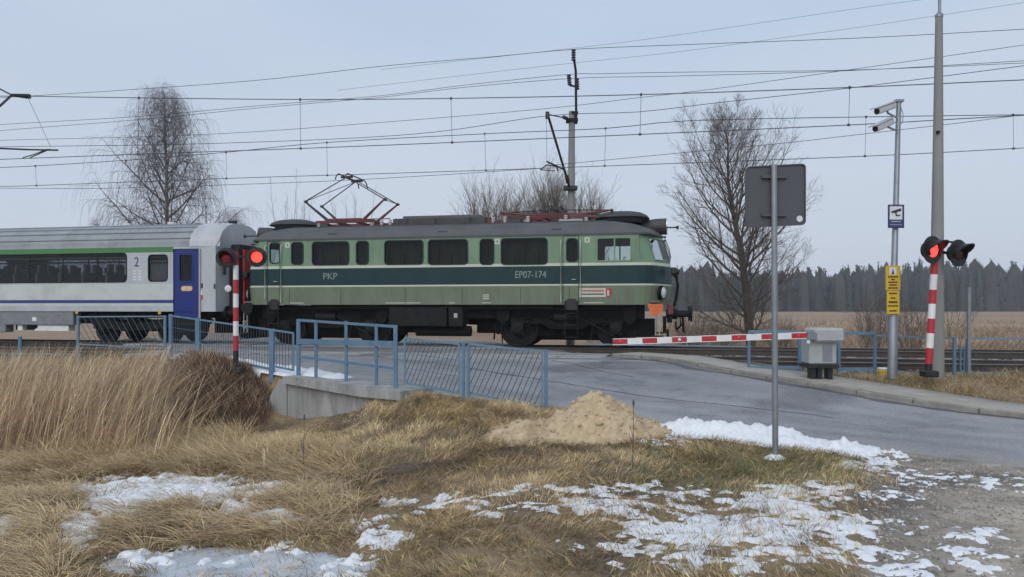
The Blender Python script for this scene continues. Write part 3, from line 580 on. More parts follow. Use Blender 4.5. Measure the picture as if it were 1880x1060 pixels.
# inside
MB().box((0, 0, 2.35), (8.6, 2.2, 1.9)).build('machine_room', M['machine'], L)
for k in range(16):
    for sg in (-1, 1): MB().box((-4.1+k*.55+random.uniform(-.1, .1), sg*1.18, 2.7), (random.uniform(.05, .22), .12, random.uniform(.5, 1.2))).build('cubicle', M['machine'], L)
for e in (1, -1):
    MB().box((e*4.55, 0, 2.4), (.05, 2.9, 2.0)).build('bulkhead', M['cabin'], L); mb = MB(); mb.box((e*6.2, 0, 1.95), (.5, 2.4, 1.1)); mb.box((e*5.7, 0, 1.42), (2.2, 2.8, .06)); mb.build('cab_desk', M['cabin'], L, bevel=.02)
    mb = MB(); mb.box((e*5.35, -.75, 1.95), (.45, .45, .12)); mb.box((e*5.12, -.75, 2.3), (.1, .42, .75)); mb.cyl((e*5.35, -.75, 1.43), (e*5.35, -.75, 1.9), .06); mb.build('cab_seat', M['black'], L, bevel=.03)
# doors with their grab rails and steps
DP = ((488, 517), (1030, 1066))
for p0, p1 in DP:
    a, b = lx(p0)+.06, lx(p1)-.06
    for v, sg in ((-LW, -1), (LW, 1)):
        mb = MB()
        for x in (a, b): mb.box((x, v+sg*.002, 2.4), (.018, .014, 2.05))
        mb.box(((a+b)/2, v+sg*.002, 3.42), (b-a, .014, .018)); d_ = mb.build('door', M['gdk'], L)
        mb = MB(); mb.tube([(b-.09, v, 2.1), (b-.09, v+sg*.05, 2.1), (b-.2, v+sg*.05, 2.1)], .012, 6); mb.build('handle', M['cream'], d_)
        for i, x in enumerate((lx(p0), lx(p1))):
            lowz = 1.5 if i == (1 if p0 > 900 else 0) else Z0+.02
            MB().tube([(x, v, 3.28), (x, v+sg*.06, 3.24), (x, v+sg*.06, lowz+.06), (x, v, lowz)], .019, 6).build('grab_rail', M['cream'], L, True)
        mb = MB(); w_ = (b-a)*.8; cx = (a+b)/2+.02
        mb.prism([(cx-w_/2, 1.18), (cx+w_/2, 1.18), (cx+w_/2, 1.44), (cx+w_/2-.08, 1.52), (cx-w_/2+.08, 1.52), (cx-w_/2, 1.44)], .02, 'y', 0, v+sg*.006-.01)
        mb.build('step_recess', M['black'], L)
        for z in (.35, .72, 1.08):
            mb = MB(); mb.box((cx, v+sg*.02, z), (w_, .18, .03)); mb.bar((cx-w_/2, v+sg*.08, z), (cx-w_/2, v+sg*.08, z+.37), .03, .02); mb.bar((cx+w_/2, v+sg*.08, z), (cx+w_/2, v+sg*.08, z+.37), .03, .02); mb.build('step', M['under'], L)
for x in (-5.1, -3.3, -1.1, .75, 2.6, 4.1):
    for sg in (-1, 1): MB().box((x, sg*(LW+.001), 1.62), (.012, .006, .5)).build('panel_seam', M['gdk'], L)
# lettering, plates
text('PKP', .30, M['letter'], L, (lx(606), -LW-.006, 2.25), thick=.01); text('EP07-174', .30, M['letter'], L, (lx(974), -LW-.006, 2.25), thick=.01, sx=.86)
text('PKP', .30, M['letter'], L, (3.2, LW+.006, 2.25), R(180), thick=.01); text('EP07-174', .30, M['letter'], L, (-3.2, LW+.006, 2.25), R(180), thick=.01, sx=.86)
xp = lx(1088); pl = MB().box((xp, -LW-.006, 1.70), (.80, .012, .27)).build('name_plate', M['cream'], L)
for k, (w_, z) in enumerate(((.68, 1.755), (.68, 1.655))):
    if k == 0:
        for q in range(9): MB().box((xp-.3+q*.075, -LW-.0135, z), (.055, .003, .055)).build('plate_print', M['red'], pl)
    else: MB().box((xp, -LW-.0135, z), (w_, .003, .035)).build('plate_line', M['ink'], pl)
xe = lx(1117); MB().prism([(xe-.1, 1.82), (xe+.1, 1.82), (xe+.1, 1.66), (xe, 1.54), (xe-.1, 1.66)], .012, 'y', 0, -LW-.012).build('crest', M['red'], L)
MB().prism([(xe-.025, 1.78), (xe+.03, 1.75), (xe+.01, 1.68), (xe+.035, 1.62), (xe-.03, 1.60), (xe-.04, 1.70)], .003, 'y', 0, -LW-.0155).build('crest_figure', M['cream'], L)
for px in (528, 913, 1078):
    x = lx(px); MB().box((x, -LW-.003, 3.29), (.16, .006, .17)).build('enamel_tag', M['cream'], L); MB().box((x, -LW-.007, 3.29), (.05, .004, .09)).build('enamel_tag_mark', M['gup'], L)
for px, w_ in ((545, .5), (740, 1.15), (830, .2), (893, .3), (1090, .6)):
    MB().box((lx(px), -LW-.002, 1.395), (w_, .004, .022)).build('stencil_line', M['cream'], L)
for z in (1.52, 1.58, 1.64): MB().box((lx(892), -LW-.002, z), (.2, .004, .03)).build('stencil_line', M['cream'], L)
def rx(px, py=400, v=0.0): return side(px, py, v)[0]-LC
# noses: lamps, cables, buffer beam, buffers, coupler, plough, orange beam boxes
for e in (1, -1):
    hx = LH-.55
    mb = MB(); mb.lathe((e*hx, 0, 3.80), (e, 0, 0), [(-.55, .10), (-.35, .20), (.05, .25), (.32, .26), (.36, .26), (.36, .22)], 20); hl = mb.build('top_headlight', M['roofd'], L, True)
    mb = MB(); mb.lathe((e*(hx+.365), 0, 3.80), (e, 0, 0), [(-.02, .22), (.0, .22), (.03, .12), (.035, .03)], 18); mb.build('lens', M['lens'], hl, True)
    mb = MB(); mb.lathe((e*(hx+.355), 0, 3.80), (e, 0, 0), [(0, .27), (.03, .27), (.03, .225), (0, .225)], 20); mb.build('rim', M['chrome'], hl, True)
    mb = MB(); mb.tube([(e*(hx+.15), -.45, 3.72), (e*(hx+.62), -.45, 3.72)], .022, 8); mb.lathe((e*(hx+.62), -.45, 3.72), (e, 0, 0), [(0, .02), (.1, .07), (.11, .02)], 10); mb.build('horn', M['black'], L, True)
    for sg in (-1, 1):
        mb = MB(); mb.lathe((e*(LH-.36), sg*.93, 1.70), (e, sg*.42, 0), [(-.2, .21), (.03, .22), (.08, .21), (.09, .18)], 18); hl = mb.build('lower_headlight', M['soot'], L, True)
        mb = MB(); mb.lathe((e*(LH-.28), sg*.964, 1.70), (e, sg*.42, 0), [(-.02, .18), (.0, .18), (.045, .1), (.05, .02)], 16); mb.build('lens', M['lens'], hl, True)
        mb = MB(); mb.lathe((e*(LH+.15), sg*.875, 1.06), (e, 0, 0), [(-.35, .12), (-.2, .16), (-.02, .16), (-.02, .10), (.36, .10), (.36, .24), (.40, .25), (.42, .2)], 18); mb.build('buffer', M['under'], L, True)
        mb = MB(); mb.tube([(e*(LH+.0), sg*.55, 2.35), (e*(LH+.12), sg*.58, 2.2), (e*(LH+.16), sg*.6, 1.9), (e*(LH+.10), sg*.5, 1.5), (e*(LH+.02), sg*.5, 1.25)], .035, 8); mb.build('jumper_cable', M['rubber'], L, True)
        mb = MB(); mb.box((e*(LH+.03), sg*.55, 2.38), (.16, .22, .2)); mb.cyl((e*(LH+.06), sg*.55, 2.38), (e*(LH+.2), sg*.55, 2.34), .08, 10); mb.build('cable_socket', M['black'], L, bevel=.02)
        mb = MB(); mb.tube([(e*(LH+.05), sg*.35, 1.1), (e*(LH+.22), sg*.36, 1.0), (e*(LH+.26), sg*.36, .7), (e*(LH+.12), sg*.34, .55), (e*(LH+.1), sg*.25, .8)], .026, 8); mb.build('brake_hose', M['rubber'], L, True)
        mb = MB(); mb.prism([(e*(LH-.75), 1.36), (e*(LH-.30), 1.36), (e*(LH-.30), 1.16), (e*(LH-.52), .98), (e*(LH-.68), 1.08)], sg*.05, 'y', 0, sg*1.40); mb.build('orange_step_plate' if e > 0 else 'step_plate', M['orange'] if e > 0 else M['under'], L)
        for x in (LH-.52, LH-.40): MB().tube([(e*x, sg*1.43, .42), (e*x, sg*1.43, 1.2)], .014, 6).build('shunter_rail', M['lgrey'], L)
        MB().box((e*(LH-.46), sg*1.43, .40), (.34, .25, .04)).build('shunter_step', M['under'], L)
    MB().box((e*(LH-.08), 0, 1.20), (.16, 2.76, .30)).build('buffer_beam', M['panto'] if e > 0 else M['under'], L, bevel=.01)
    MB().box((e*(LH-.10), 0, .93), (.14, 2.5, .26)).build('beam_plate', M['soot'], L, bevel=.01)
    mb = MB(); mb.tube([(e*(LH), 0, 1.05), (e*(LH+.3), 0, 1.0), (e*(LH+.33), 0, .75)], [.05, .05, .03], 8); mb.box((e*(LH+.33), 0, .62), (.07, .1, .3)); mb.build('coupling_hook', M['soot'], L)
    mb = MB(); mb.prism([(-1.25, .18), (1.25, .18), (1.25, .50), (.3, .56), (-.3, .56), (-1.25, .50)], e*.06, 'x', 0, e*(LH-.18)); mb.build('snow_plough', M['soot'], L)
    mb = MB(); mb.box((e*(LH-.25), 0, .72), (.1, 1.8, .5)); mb.build('plough_bracket', M['under'], L)
    # cab roof fairing
    cx = e*(rx(1146, 400)-.1); fr_ = []
    for z, hx_, hy in ((3.9, .66, .70), (4.02, .68, .78), (4.06, .86, .86), (4.14, .80, .80), (4.23, .62, .62), (4.28, .38, .36)):
        fr_.append([(cx+hx_*math.copysign(abs(math.cos(t))**.75, math.cos(t))+(.04*e if z > 3.95 else 0), hy*math.copysign(abs(math.sin(t))**.75, math.sin(t)), z) for t in np.linspace(0, 2*math.pi, 25)[:-1]])
    mb = MB()
    for i in range(5): mb.add(fr_[i]+fr_[i+1], [(j, (j+1) % 24, 24+(j+1) % 24, 24+j) for j in range(24)])
    mb.add(fr_[-1], [tuple(range(24))]); mb.build('roof_fairing', M['roofd'], L, True)
# roof equipment
a, b = rx(722, 405, -.9), rx(892, 405, -.9)
MB().box(((a+b)/2, 0, 4.03), (b-a, 1.9, .22)).build('resistor_box', M['roofd'], L, bevel=.02)
MB().box(((a+b)/2+.02, 0, 4.18), (b-a-.5, 1.5, .12)).build('resistor_cover', M['roofl'], L, bevel=.02)
for x in (a+.5, (a+b)/2-.1, b-.5): MB().box((x, -.955, 4.03), (.05, .03, .2)).build('cover_strap', M['black'], L)
def pantograph(xc, up):
    base = MB()
    for sg in (-1, 1): base.bar((xc-1.05, sg*.55, 4.13), (xc+1.05, sg*.55, 4.13), .07, .09)
    for x in (-1.0, -.35, .35, 1.0): base.bar((xc+x, -.58, 4.13), (xc+x, .58, 4.13), .07, .08)
    base.cyl((xc-.7, -.35, 4.2), (xc+.5, -.35, 4.2), .07, 10)
    P = base.build('pantograph', M['panto'], L)
    for x in (-.95, .95):
        for sg in (-1, 1):
            mb = MB(); insul(mb, (xc+x, sg*.55, 3.93), (xc+x, sg*.55, 4.09), .07, 4); mb.build('insulator', M['ins'], P, True)
    kz, kx, tz = (4.83, 1.42, 5.62) if up else (4.28, 1.75, 4.36)
    for e in (-1, 1):
        for sg in (-1, 1):
            mb = MB(); mb.tube([(xc+e*.62, sg*.52, 4.17), (xc+e*kx, sg*.64, kz)], [.055, .03], 8); mb.build('lower_arm', M['panto'] if not up or e > 0 else M['pdark'], P)
            mb = MB(); mb.tube([(xc+e*kx, sg*.64, kz), (xc+e*.06, sg*.42, tz)], [.02, .017], 6); mb.lathe((xc+e*kx, sg*.60, kz), (0, 1, 0), [(-.02, .05), (.1, .05)], 8); mb.build('upper_arm', M['pdark'], P)
        mb = MB(); mb.tube([(xc+e*kx, -.64, kz), (xc+e*.06, .42, tz)] if e < 0 else [(xc+e*kx, .64, kz), (xc+e*kx, -.64, kz)], .013, 6); mb.build('brace', M['pdark'], P)
    for x in (-.16, .16):
        mb = MB(); mb.tube([(xc+x, -.98, tz-.14), (xc+x, -.9, tz+.0), (xc+x, -.72, tz+.09), (xc+x, .72, tz+.09), (xc+x, .9, tz+.0), (xc+x, .98, tz-.14)], .022, 6); mb.build('collector_strip', M['pdark'], P)
    mb = MB(); mb.tube([(xc, -.45, tz), (xc, .45, tz)], .03, 6)
    for sg in (-1, 1): mb.box((xc, sg*.42, tz+.03), (.42, .06, .07))
    mb.build('head_frame', M['pdark'], P)
    return P
_, zct = side(640, 321, 0.0)
XP = -5.6-LC; pantograph(XP, True); pantograph(-XP, False)
for i, (x, y, z, w_, d_, h_) in enumerate(((1.75, .3, 4.05, .5, .4, .2), (2.3, -.6, 4.0, .35, .25, .16), (-2.1, .2, 4.02, .4, .5, .2), (-4.3, -.5, 4.0, .3, .3, .14), (1.4, -.7, 4.03, .25, .25, .22))):
    MB().box((x, y, z), (w_, d_, h_)).build('roof_switch_box', M['roofd'] if i % 2 else M['panto'], L, bevel=.02)
for x in (1.55, 1.95, 2.7, -2.2, -1.9, 3.9): 
    mb = MB(); insul(mb, (x, -.75, 3.93), (x, -.75, 4.15), .065, 4); mb.build('roof_insulator', M['ins'], L, True)
MB().tube([(-4.2, -.75, 4.17), (-2.2, -.75, 4.17), (-1.9, -.75, 4.17)], .018, 6).build('busbar', M['panto'], L)
MB().tube([(1.55, -.75, 4.17), (2.7, -.75, 4.17), (3.9, -.75, 4.17), (4.1, -.3, 4.15)], .018, 6).build('busbar', M['panto'], L)
MB().box((4.05, -.5, 3.99), (.75, .5, .06)).build('roof_hatch', M['lgrey'], L)
# running gear
for e in (1, -1):
    bx_ = e*3.95
    for sg in (-1, 1):
        fr = MB(); v = sg*1.05
        fr.prism([(bx_-2.1, .92), (bx_-1.9, 1.05), (bx_-.7, 1.05), (bx_-.5, .86), (bx_+.5, .86), (bx_+.7, 1.05), (bx_+1.9, 1.05), (bx_+2.1, .92), (bx_+2.1, .74), (bx_+.75, .74), (bx_+.5, .58), (bx_-.5, .58), (bx_-.75, .74), (bx_-2.1, .74)], .1, 'y', 0, v-.05)
        fr.build('bogie_frame', M['soot'], L)
        for wx in (bx_-1.525, bx_+1.525):
            w_ = wheel(L, wx, sg*.75, .625)
            mb = MB(); mb.lathe((wx, sg*.95, .625), (0, sg, 0), [(0, .2), (.22, .2), (.25, .16), (.27, .05)], 14); mb.box((wx, v, .62), (.4, .2, .42)); mb.build('axle_box', M['under'], L, bevel=.015)
            for dx in (-.36, .36):
                pts = [(wx+dx+.07*math.cos(t), v+sg*.09+.07*math.sin(t), .62+.028*t/1.57) for t in np.arange(0, 2*math.pi*3.2, .8)]
                mb = MB(); mb.tube(pts, .018, 5); mb.build('coil_spring', M['under'], L)
            mb = MB(); mb.tube([(wx-.75, v+sg*.05, .25), (wx-.7, v+sg*.05, .8)], .03, 6); mb.box((wx-.68, sg*.78, .6), (.08, .12, .4)); mb.build('brake_shoe', M['soot'], L)
        mb = MB(); mb.cyl((bx_-.35, v+sg*.12, .95), (bx_+.35, v+sg*.12, .95), .12, 12); mb.tube([(bx_+.35, v+sg*.12, .95), (bx_+.9, v+sg*.12, .7), (bx_+1.5, v+sg*.1, .35)], .025, 6); mb.build('brake_cylinder', M['under'], L)
        for dx in (-1.95, 1.95): MB().prism([(bx_+dx-.2, 1.28), (bx_+dx+.2, 1.28), (bx_+dx+.2, .9), (bx_+dx, .7), (bx_+dx-.2, .9)], .25, 'y', 0, sg*1.12-.12).build('sandbox', M['soot'], L, bevel=.01); 
        for dx in (-1.95, 1.95): MB().tube([(bx_+dx, sg*1.1, .75), (bx_+dx-.1*e, sg*.95, .4), (bx_+dx-.12*e, sg*.8, .12)], .02, 6).build('sand_pipe', M['soot'], L)
    MB().box((bx_, 0, .62), (4.2, 1.3, .55)).build('traction_motors', M['soot'], L)
a, b, c, d_ = lx(712), lx(820), lx(822), lx(850)
for sg in (-1, 1):
    MB().box(((a+b)/2, sg*1.2, .96), (b-a-.03, .5, .6)).build('equipment_case', M['under'], L, bevel=.015); x = (c+d_)/2; bxx = MB().box((x, sg*1.22, .96), (d_-c-.03, .5, .62)).build('battery_box', M['under'], L, bevel=.02)
    MB().box((x, sg*1.475, 1.0), (.11, .01, .14)).build('data_plate', M['lgrey'], bxx)
    MB().box((-.4, sg*1.3, 1.29), (8.0, .1, .1)).build('side_sill', M['soot'], L); MB().tube([(-5.5, sg*1.36, 1.22), (5.5, sg*1.36, 1.22)], .025, 6).build('air_pipe', M['soot'], L)
MB().box((0, 0, 1.12), (12.6, 2.2, .42)).build('underframe', M['soot'], L)
for e in (1, -1):
    MB().box((e*1.5, .3, .72), (1.1, 1.5, .6)).build('cable_trough', M['soot'], L, bevel=.03); MB().box((e*6.2, 0, .62), (.9, 1.5, .55)).build('draw_gear', M['soot'], L)
    MB().box((e*3.95, 0, .42), (2.6, 1.0, .4)).build('motor_casing', M['soot'], L, bevel=.05)
mb = MB(); mb.tube([(-.9, -1.0, .50), (.9, -1.0, .50)], .17, 14); mb.build('air_tank', M['soot'], L, True)

# ------------------------------------------------------------------ passenger coach
CE, CL, CW = -9.75, 26.4, 1.41                        # end face on the track, length, half width
C = thing('passenger_coach', 'silver grey passenger coach with blue door and ribbed roof coupled behind the locomotive', 'train coach', trk(CE, 0, 0), ANG)
def cx_(px, py=500): return side(px, py, -CW)[0]-CE
def cz_(px, py): return side(px, py, -CW)[1]
cs0, cs1 = cz_(200, 572), cz_(200, 455)              # side wall
gz0, gz1 = cz_(200, 465), cz_(200, 455); bz0, bz1 = cz_(200, 557), cz_(200, 551); wz0, wz1 = cz_(150, 518), cz_(150, 467); pz = cz_(200, 522)
def cmat(z): return 1 if z > gz0 else 0 if z > pz else 3 if z > bz1 else 2 if z > bz0 else 3 if z > cz_(200, 562) else 0
wx1 = cx_(232); dX0, dX1 = cx_(318), cx_(366); sw = (cx_(273), cx_(307), cz_(290, 516), cz_(290, 469))
holes = [(wx1-6.9, wx1, wz0, wz1), (wx1-14.6, wx1-7.7, wz0, wz1), (wx1-20, wx1-15.4, wz0, wz1), sw]
cb = MB(); XS = [-CL, dX0]+list(np.arange(-CL+1, dX0-.3, 2.0))
for v in (-CW, CW): wall_grid(cb, XS, [cs0, cz_(200, 562), bz0, bz1, pz, gz0, cs1], holes, v, cmat)
dz0, dz1 = cz_(340, 584), cz_(340, 457)
for v in (-CW, CW): wall_grid(cb, [dX1, -.12], [cs0, cs1], [], v, lambda z: 0)
for v in (-CW, CW): cb.add([(dX0, v, dz1), (dX1, v, dz1), (dX1, v, cs1+.001), (dX0, v, cs1+.001)], [(0, 1, 2, 3)], 0)
cb.add([(-CL, -CW, cs0), (0, -CW, cs0), (0, CW, cs0), (-CL, CW, cs0)], [(0, 1, 2, 3)], 4)
# end walls round a gangway opening
for x in (0.0, -CL):
    o_ = [(-CW, cs0), (-CW, cs1), (-1.36, 3.55), (-1.2, 3.82), (-.9, 4.03), (-.5, 4.16), (.5, 4.16), (.9, 4.03), (1.2, 3.82), (1.36, 3.55), (CW, cs1), (CW, cs0)]
    i_ = [(-.55, cs0), (-.55, 3.0), (-.55, 3.2), (-.5, 3.3), (-.4, 3.36), (-.2, 3.38), (.2, 3.38), (.4, 3.36), (.5, 3.3), (.55, 3.2), (.55, 3.0), (.55, cs0)]; n = 12
    cb.add([(x-(.12 if abs(p[0]) > 1.4 else 0)*(1 if x == 0 else -1), *p) for p in o_]+[(x, *p) for p in i_], [(k, k+1, n+k+1, n+k) for k in range(n-1)], 0)
cb.build('body', [M['csil'], M['cgreen'], M['cnavy'], M['cwhite'], M['under']], C, True)
prof = [(CW+.005, cs1-.01), (CW-.01, cs1+.06), (1.385, 3.5), (1.29, 3.72), (1.1, 3.93), (.82, 4.09), (.45, 4.19), (0, 4.22)]; prof = prof+[(-w, z) for w, z in prof[-2::-1]]
rb = MB(); xr = -.55*2
for i in range(len(prof)-1): rb.add([(-CL, -prof[i][0], prof[i][1]), (xr, -prof[i][0], prof[i][1]), (xr, -prof[i+1][0], prof[i+1][1]), (-CL, -prof[i+1][0], prof[i+1][1])], [(0, 1, 2, 3)])
rb.build('roof', M['croof'], C, True)
for w, z in ((1.345, 3.60), (1.20, 3.83), (.97, 4.015), (.65, 4.145)):
    for sg in (-1, 1): MB().bar((-CL, sg*(w+.012), z+.012), (xr, sg*(w+.012), z+.012), .03, .025).build('roof_rib', M['croof'], C)
hd = MB(); XX = [xr, -.75, -.35, -.12, 0]; SC_ = [1.012, 1.012, 1.0, .985, .955]
rg = [[(x, w*k, cs1+(z-cs1)*k+(0 if j not in (0, len(prof)-1) else 0)) for j, (w, z) in enumerate(prof)] for x, k in zip(XX, SC_)]
for i in range(4):
    m_ = len(prof); hd.add(rg[i]+rg[i+1], [(j, j+1, m_+j+1, m_+j) for j in range(m_-1)])
hd.build('roof_hood', M['csil'], C, True)
for px in (198, 283, 400): 
    x = cx_(px)-.2; MB().lathe((x, -.2, 4.2), (0, 0, 1), [(0, .13), (.05, .15), (.09, .15), (.11, .02)], 12).build('roof_vent', M['white' if px < 390 else 'roofd'], C, True)
# doors
for v, sg in ((-CW, -1), (CW, 1)):
    mb = MB(); hw = (dX0+.23*(dX1-dX0), dX0+.70*(dX1-dX0), cz_(340, 516), cz_(340, 468)); wall_grid(mb, [dX0+.01, dX1-.01], [dz0, dz1-.005], [hw], v-sg*.03, lambda z: 0); d_ = mb.build('door', M['cblue'], C)
    w_ = window(C, *hw, v-sg*.03, sg, M['cblue'], M['bglass'], r=.05, t=.04, proud=.012, name='door_window')
    mb = MB(); lz = cz_(341, 530); mb.prism(rrect((dX0+dX1)/2-.21, (dX0+dX1)/2+.22, lz-.085, lz+.085, .08), .008, 'y', 0, v-sg*.03+sg*.006-.004); lg = mb.build('door_emblem', M['emblem'], d_)
    for k in (-.11, .11): MB().lathe(((dX0+dX1)/2+k, v-sg*.03+sg*.010, lz), (0, sg, 0), [(0, .065), (.003, .065)], 14).build('emblem_mark', M['cream'], d_)
    mb = MB(); mb.box((dX1+.03, v+sg*.02, (dz0+dz1)/2), (.05, .05, dz1-dz0)); mb.build('door_post', M['lgrey'], C)
    for z in (dz0-.22, dz0-.45): MB().box(((dX0+dX1)/2, v-sg*.12, z), (dX1-dX0, .3, .03)).build('step', M['under'], C)
    MB().box(((dX0+dX1)/2, v-sg*.3, dz0-.3), (dX1-dX0+.1, .08, .6)).build('step_back', M['soot'], C)
    for h in holes: window(C, *h, v, sg, M['rubber'], M['bglass'], r=.12, t=.03, proud=.008)
    for k in range(1, 5): MB().box((wx1-6.9*k/5+.2, v-sg*.035, (wz0+wz1)/2), (.035, .012, wz1-wz0)).build('window_mullion', M['rubber'], C)
    MB().box(((sw[0]+sw[1])/2, v-sg*.02, sw[2]+(sw[3]-sw[2])*.72), (sw[1]-sw[0], .015, .03)).build('vent_bar', M['rubber'], C)
MB().box(((sw[0]+sw[1])/2, -CW+.12, (sw[2]+sw[3])/2-.08), (.9, .02, .7)).build('frosted_panel', M['seat'], C)
text('2', .46, M['navy'], C, (cx_(251), -CW-.004, cz_(251, 482)), sx=.9)
for r_, py in enumerate((498, 503, 509, 514)):
    for c_, px in enumerate((247, 257)): MB().box((cx_(px), -CW-.003, cz_(250, py)), (.13, .006, .04)).build('information_mark', M['white'], C)
for px, py, m_ in ((371, 546, 'red'), (371, 525, 'ink'), (370, 538, 'white'), (394, 526, 'ink')): MB().box((cx_(px), -CW-.004, cz_(px, py)), (.06, .008, .16)).build('side_marking', M[m_], C)
# inside
MB().box((-CL/2, 0, cs0+.12), (CL-.4, 2.6, .05)).build('floor_panel', M['inner'], C); MB().box((-CL/2, .1, 3.45), (CL-.4, 2.3, .03)).build('ceiling_panel', M['inner'], C)
st = None
for x in np.arange(wx1-.7, -20, -.95):
    for v in (-.85, .85):
        if st is None:
            mb = MB(); mb.box((0, 0, 1.62), (.45, .9, .12)); mb.box((-.22, 0, 2.05), (.1, .9, .85)); mb.box((-.22, -.22, 2.62), (.09, .3, .3)); mb.box((-.22, .22, 2.62), (.09, .3, .3)); st = mb.build('seat', M['seat'], C, bevel=.03); o = st
        else: o = inst(st, 'seat', C, (0, 0, 0))
        o.location = (x, v, 0)
for v in (-1.1, 1.1): MB().box((-10, v, 2.98), (17, .4, .03)).build('luggage_rack', M['seat'], C)
MB().box((wx1+.25, 0, 2.3), (.04, 2.7, 2.2)).build('partition', M['inner'], C)
# gangway, buffers, running gear
mb = MB()
for i in range(7):
    k = .82-.012*(i % 2)*4; x = .02+i*.045
    mb.prism([(-k, 1.15), (k, 1.15), (k, 3.2), (k-.15, 3.42), (-k+.15, 3.42), (-k, 3.2)], .05, 'x', 0, x)
mb.build('gangway_bellows', M['bellows'], C)
MB().box((.42, 0, 2.2), (.06, 1.2, 2.1)).build('gangway_shutter', M['red'], C)
for sg in (-1, 1):
    mb = MB(); mb.lathe((.05, sg*.875, 1.06), (1, 0, 0), [(-.2, .14), (.0, .14), (0, .09), (.36, .09), (.36, .22), (.42, .2)], 16); mb.build('buffer', M['under'], C, True)
    MB().box((.05, sg*1.15, 2.6), (.06, .12, .5)).build('tail_lamp', M['black'], C, bevel=.02)
for bx_ in (-3.55, -CL+3.55):
    for sg in (-1, 1):
        MB().prism([(bx_-1.75, .78), (bx_-1.5, .92), (bx_-.5, .72), (bx_+.5, .72), (bx_+1.5, .92), (bx_+1.75, .78), (bx_+1.6, .62), (bx_+.6, .45), (bx_-.6, .45), (bx_-1.6, .62)], .12, 'y', 0, sg*1.02-.06).build('bogie_frame', M['under'], C)
        for wx in (bx_-1.25, bx_+1.25):
            wheel(C, wx, sg*.75, .46); mb = MB(); mb.lathe((wx, sg*.93, .46), (0, sg, 0), [(0, .15), (.2, .15), (.24, .05)], 12); mb.build('axle_box', M['soot'], C, True)
            for dx in (-.28, .28): MB().cyl((wx+dx, sg*1.02, .5), (wx+dx, sg*1.02, .78), .075, 10).build('spring', M['under'], C)
        MB().cyl((bx_, sg*1.1, .55), (bx_, sg*1.1, 1.0), .14, 12).build('air_spring', M['soot'], C)
    MB().box((bx_, 0, .6), (2.6, 1.3, .4)).build('bogie_beam', M['soot'], C)
for sg in (-1, 1):
    x1 = cx_(133); MB().box((x1-4, sg*1.2, cs0-.24), (8, .36, .5)).build('battery_case', M['cskirt'], C, bevel=.02); MB().box((cx_(0)-.8, sg*1.2, cs0-.58), (2.0, .36, .35)).build('tank_case', M['cskirt'], C, bevel=.02)
    MB().box((cx_(62), sg*1.385, cs0-.28), (.17, .01, .14)).build('skirt_label', M['white'], C)
    for px in (141, 293): MB().lathe((cx_(px), sg*CW, cs0-.04), (0, sg, 0), [(0, .06), (.01, .06)], 10).build('jack_mark', M['yellow'], C)
MB().box((-CL/2, 0, cs0-.12), (CL-1, 2.0, .22)).build('underframe', M['soot'], C)

# ------------------------------------------------------------------ blue fences and railing
def gz(x, y): return float(height(np.array([x]), np.array([y]))[0])
BARS = {}
def mesh_panel(t, A, B, za, zb, ha, hb, nb, slant, m, fr=.035, br=.007, wires=0, w0=.06):
    """one framed panel from A to B; za/zb bottom heights, ha/hb top heights; nb bars leaning by slant metres"""
    A, B = Vector((*A, 0)), Vector((*B, 0)); u = (B-A).normalized(); Lp = (B-A).length
    a0, a1, b0, b1 = A+Vector((0, 0, za)), A+Vector((0, 0, ha)), B+Vector((0, 0, zb)), B+Vector((0, 0, hb))
    for p, q_, nm in ((a1, b1, 'top_rail'), (a0, b0, 'bottom_rail')): MB().bar(p, q_, fr, fr).build(nm, m, t, world=True)
    for p, q_ in ((a0, a1), (b0, b1)): MB().bar(p, q_, fr*.9, fr*.9).build('stile', m, t, world=True)
    H = (ha-za+hb-zb)/2
    for i in range(nb):
        x0 = -abs(slant)+(Lp+abs(slant))*(i+.5)/nb if slant else Lp*(i+.5)/nb
        # bar runs from (x0 or x0+slant) at the bottom to the other at the top, clipped to the panel
        xb, xt = (x0, x0+slant) if slant >= 0 else (x0-slant, x0)
        t0, t1 = 0.0, 1.0
        if xb != xt:
            for lim in (0.02, Lp-.02):
                tc_ = (lim-xb)/(xt-xb)
                if 0 < tc_ < 1:
                    if (xt > xb) == (lim < Lp/2): t0 = max(t0, tc_)
                    else: t1 = min(t1, tc_)
            if max(xb, xt) < 0 or min(xb, xt) > Lp: continue
        if t1-t0 < .06: continue
        def P(tq):
            x = xb+(xt-xb)*tq; f = x/Lp; z_0 = za+(zb-za)*f; z_1 = ha+(hb-ha)*f; return A+u*x+Vector((0, 0, z_0+(z_1-z_0)*tq))
        p, q_ = P(t0), P(t1)
        m_b = M['barm']; key = (m.name, round(br, 4))
        if key not in BARS:
            BARS[key] = MB().tube([(0, 0, 0), (0, 0, 1)], br, 5).build('bar', m_b, t).data
            o = COL.objects[-1] if False else [c for c in t.children if c.data == BARS[key]][0]
        else: o = inst(BARS[key], 'bar', t, (0, 0, 0))
        d = q_-p; l, _ = PAR[t.name]; o.location = p-Vector(l); o.rotation_mode = 'QUATERNION'; o.rotation_quaternion = Vector((0, 0, 1)).rotation_difference(d); o.scale = (1, 1, d.length)
    for k in range(wires):
        f = (k+1)/(wires+1); MB().tube([a0.lerp(a1, f), b0.lerp(b1, f)], br*.8, 4).build('wire', m, t, world=True)
def post(t, p, zt, m, w=.06, zb=None):
    zb = gz(*p)-.15 if zb is None else zb
    mb = MB(); mb.box((p[0], p[1], (zb+zt)/2), (w, w, zt-zb)); mb.build('post', m, t, world=True, bevel=.006)
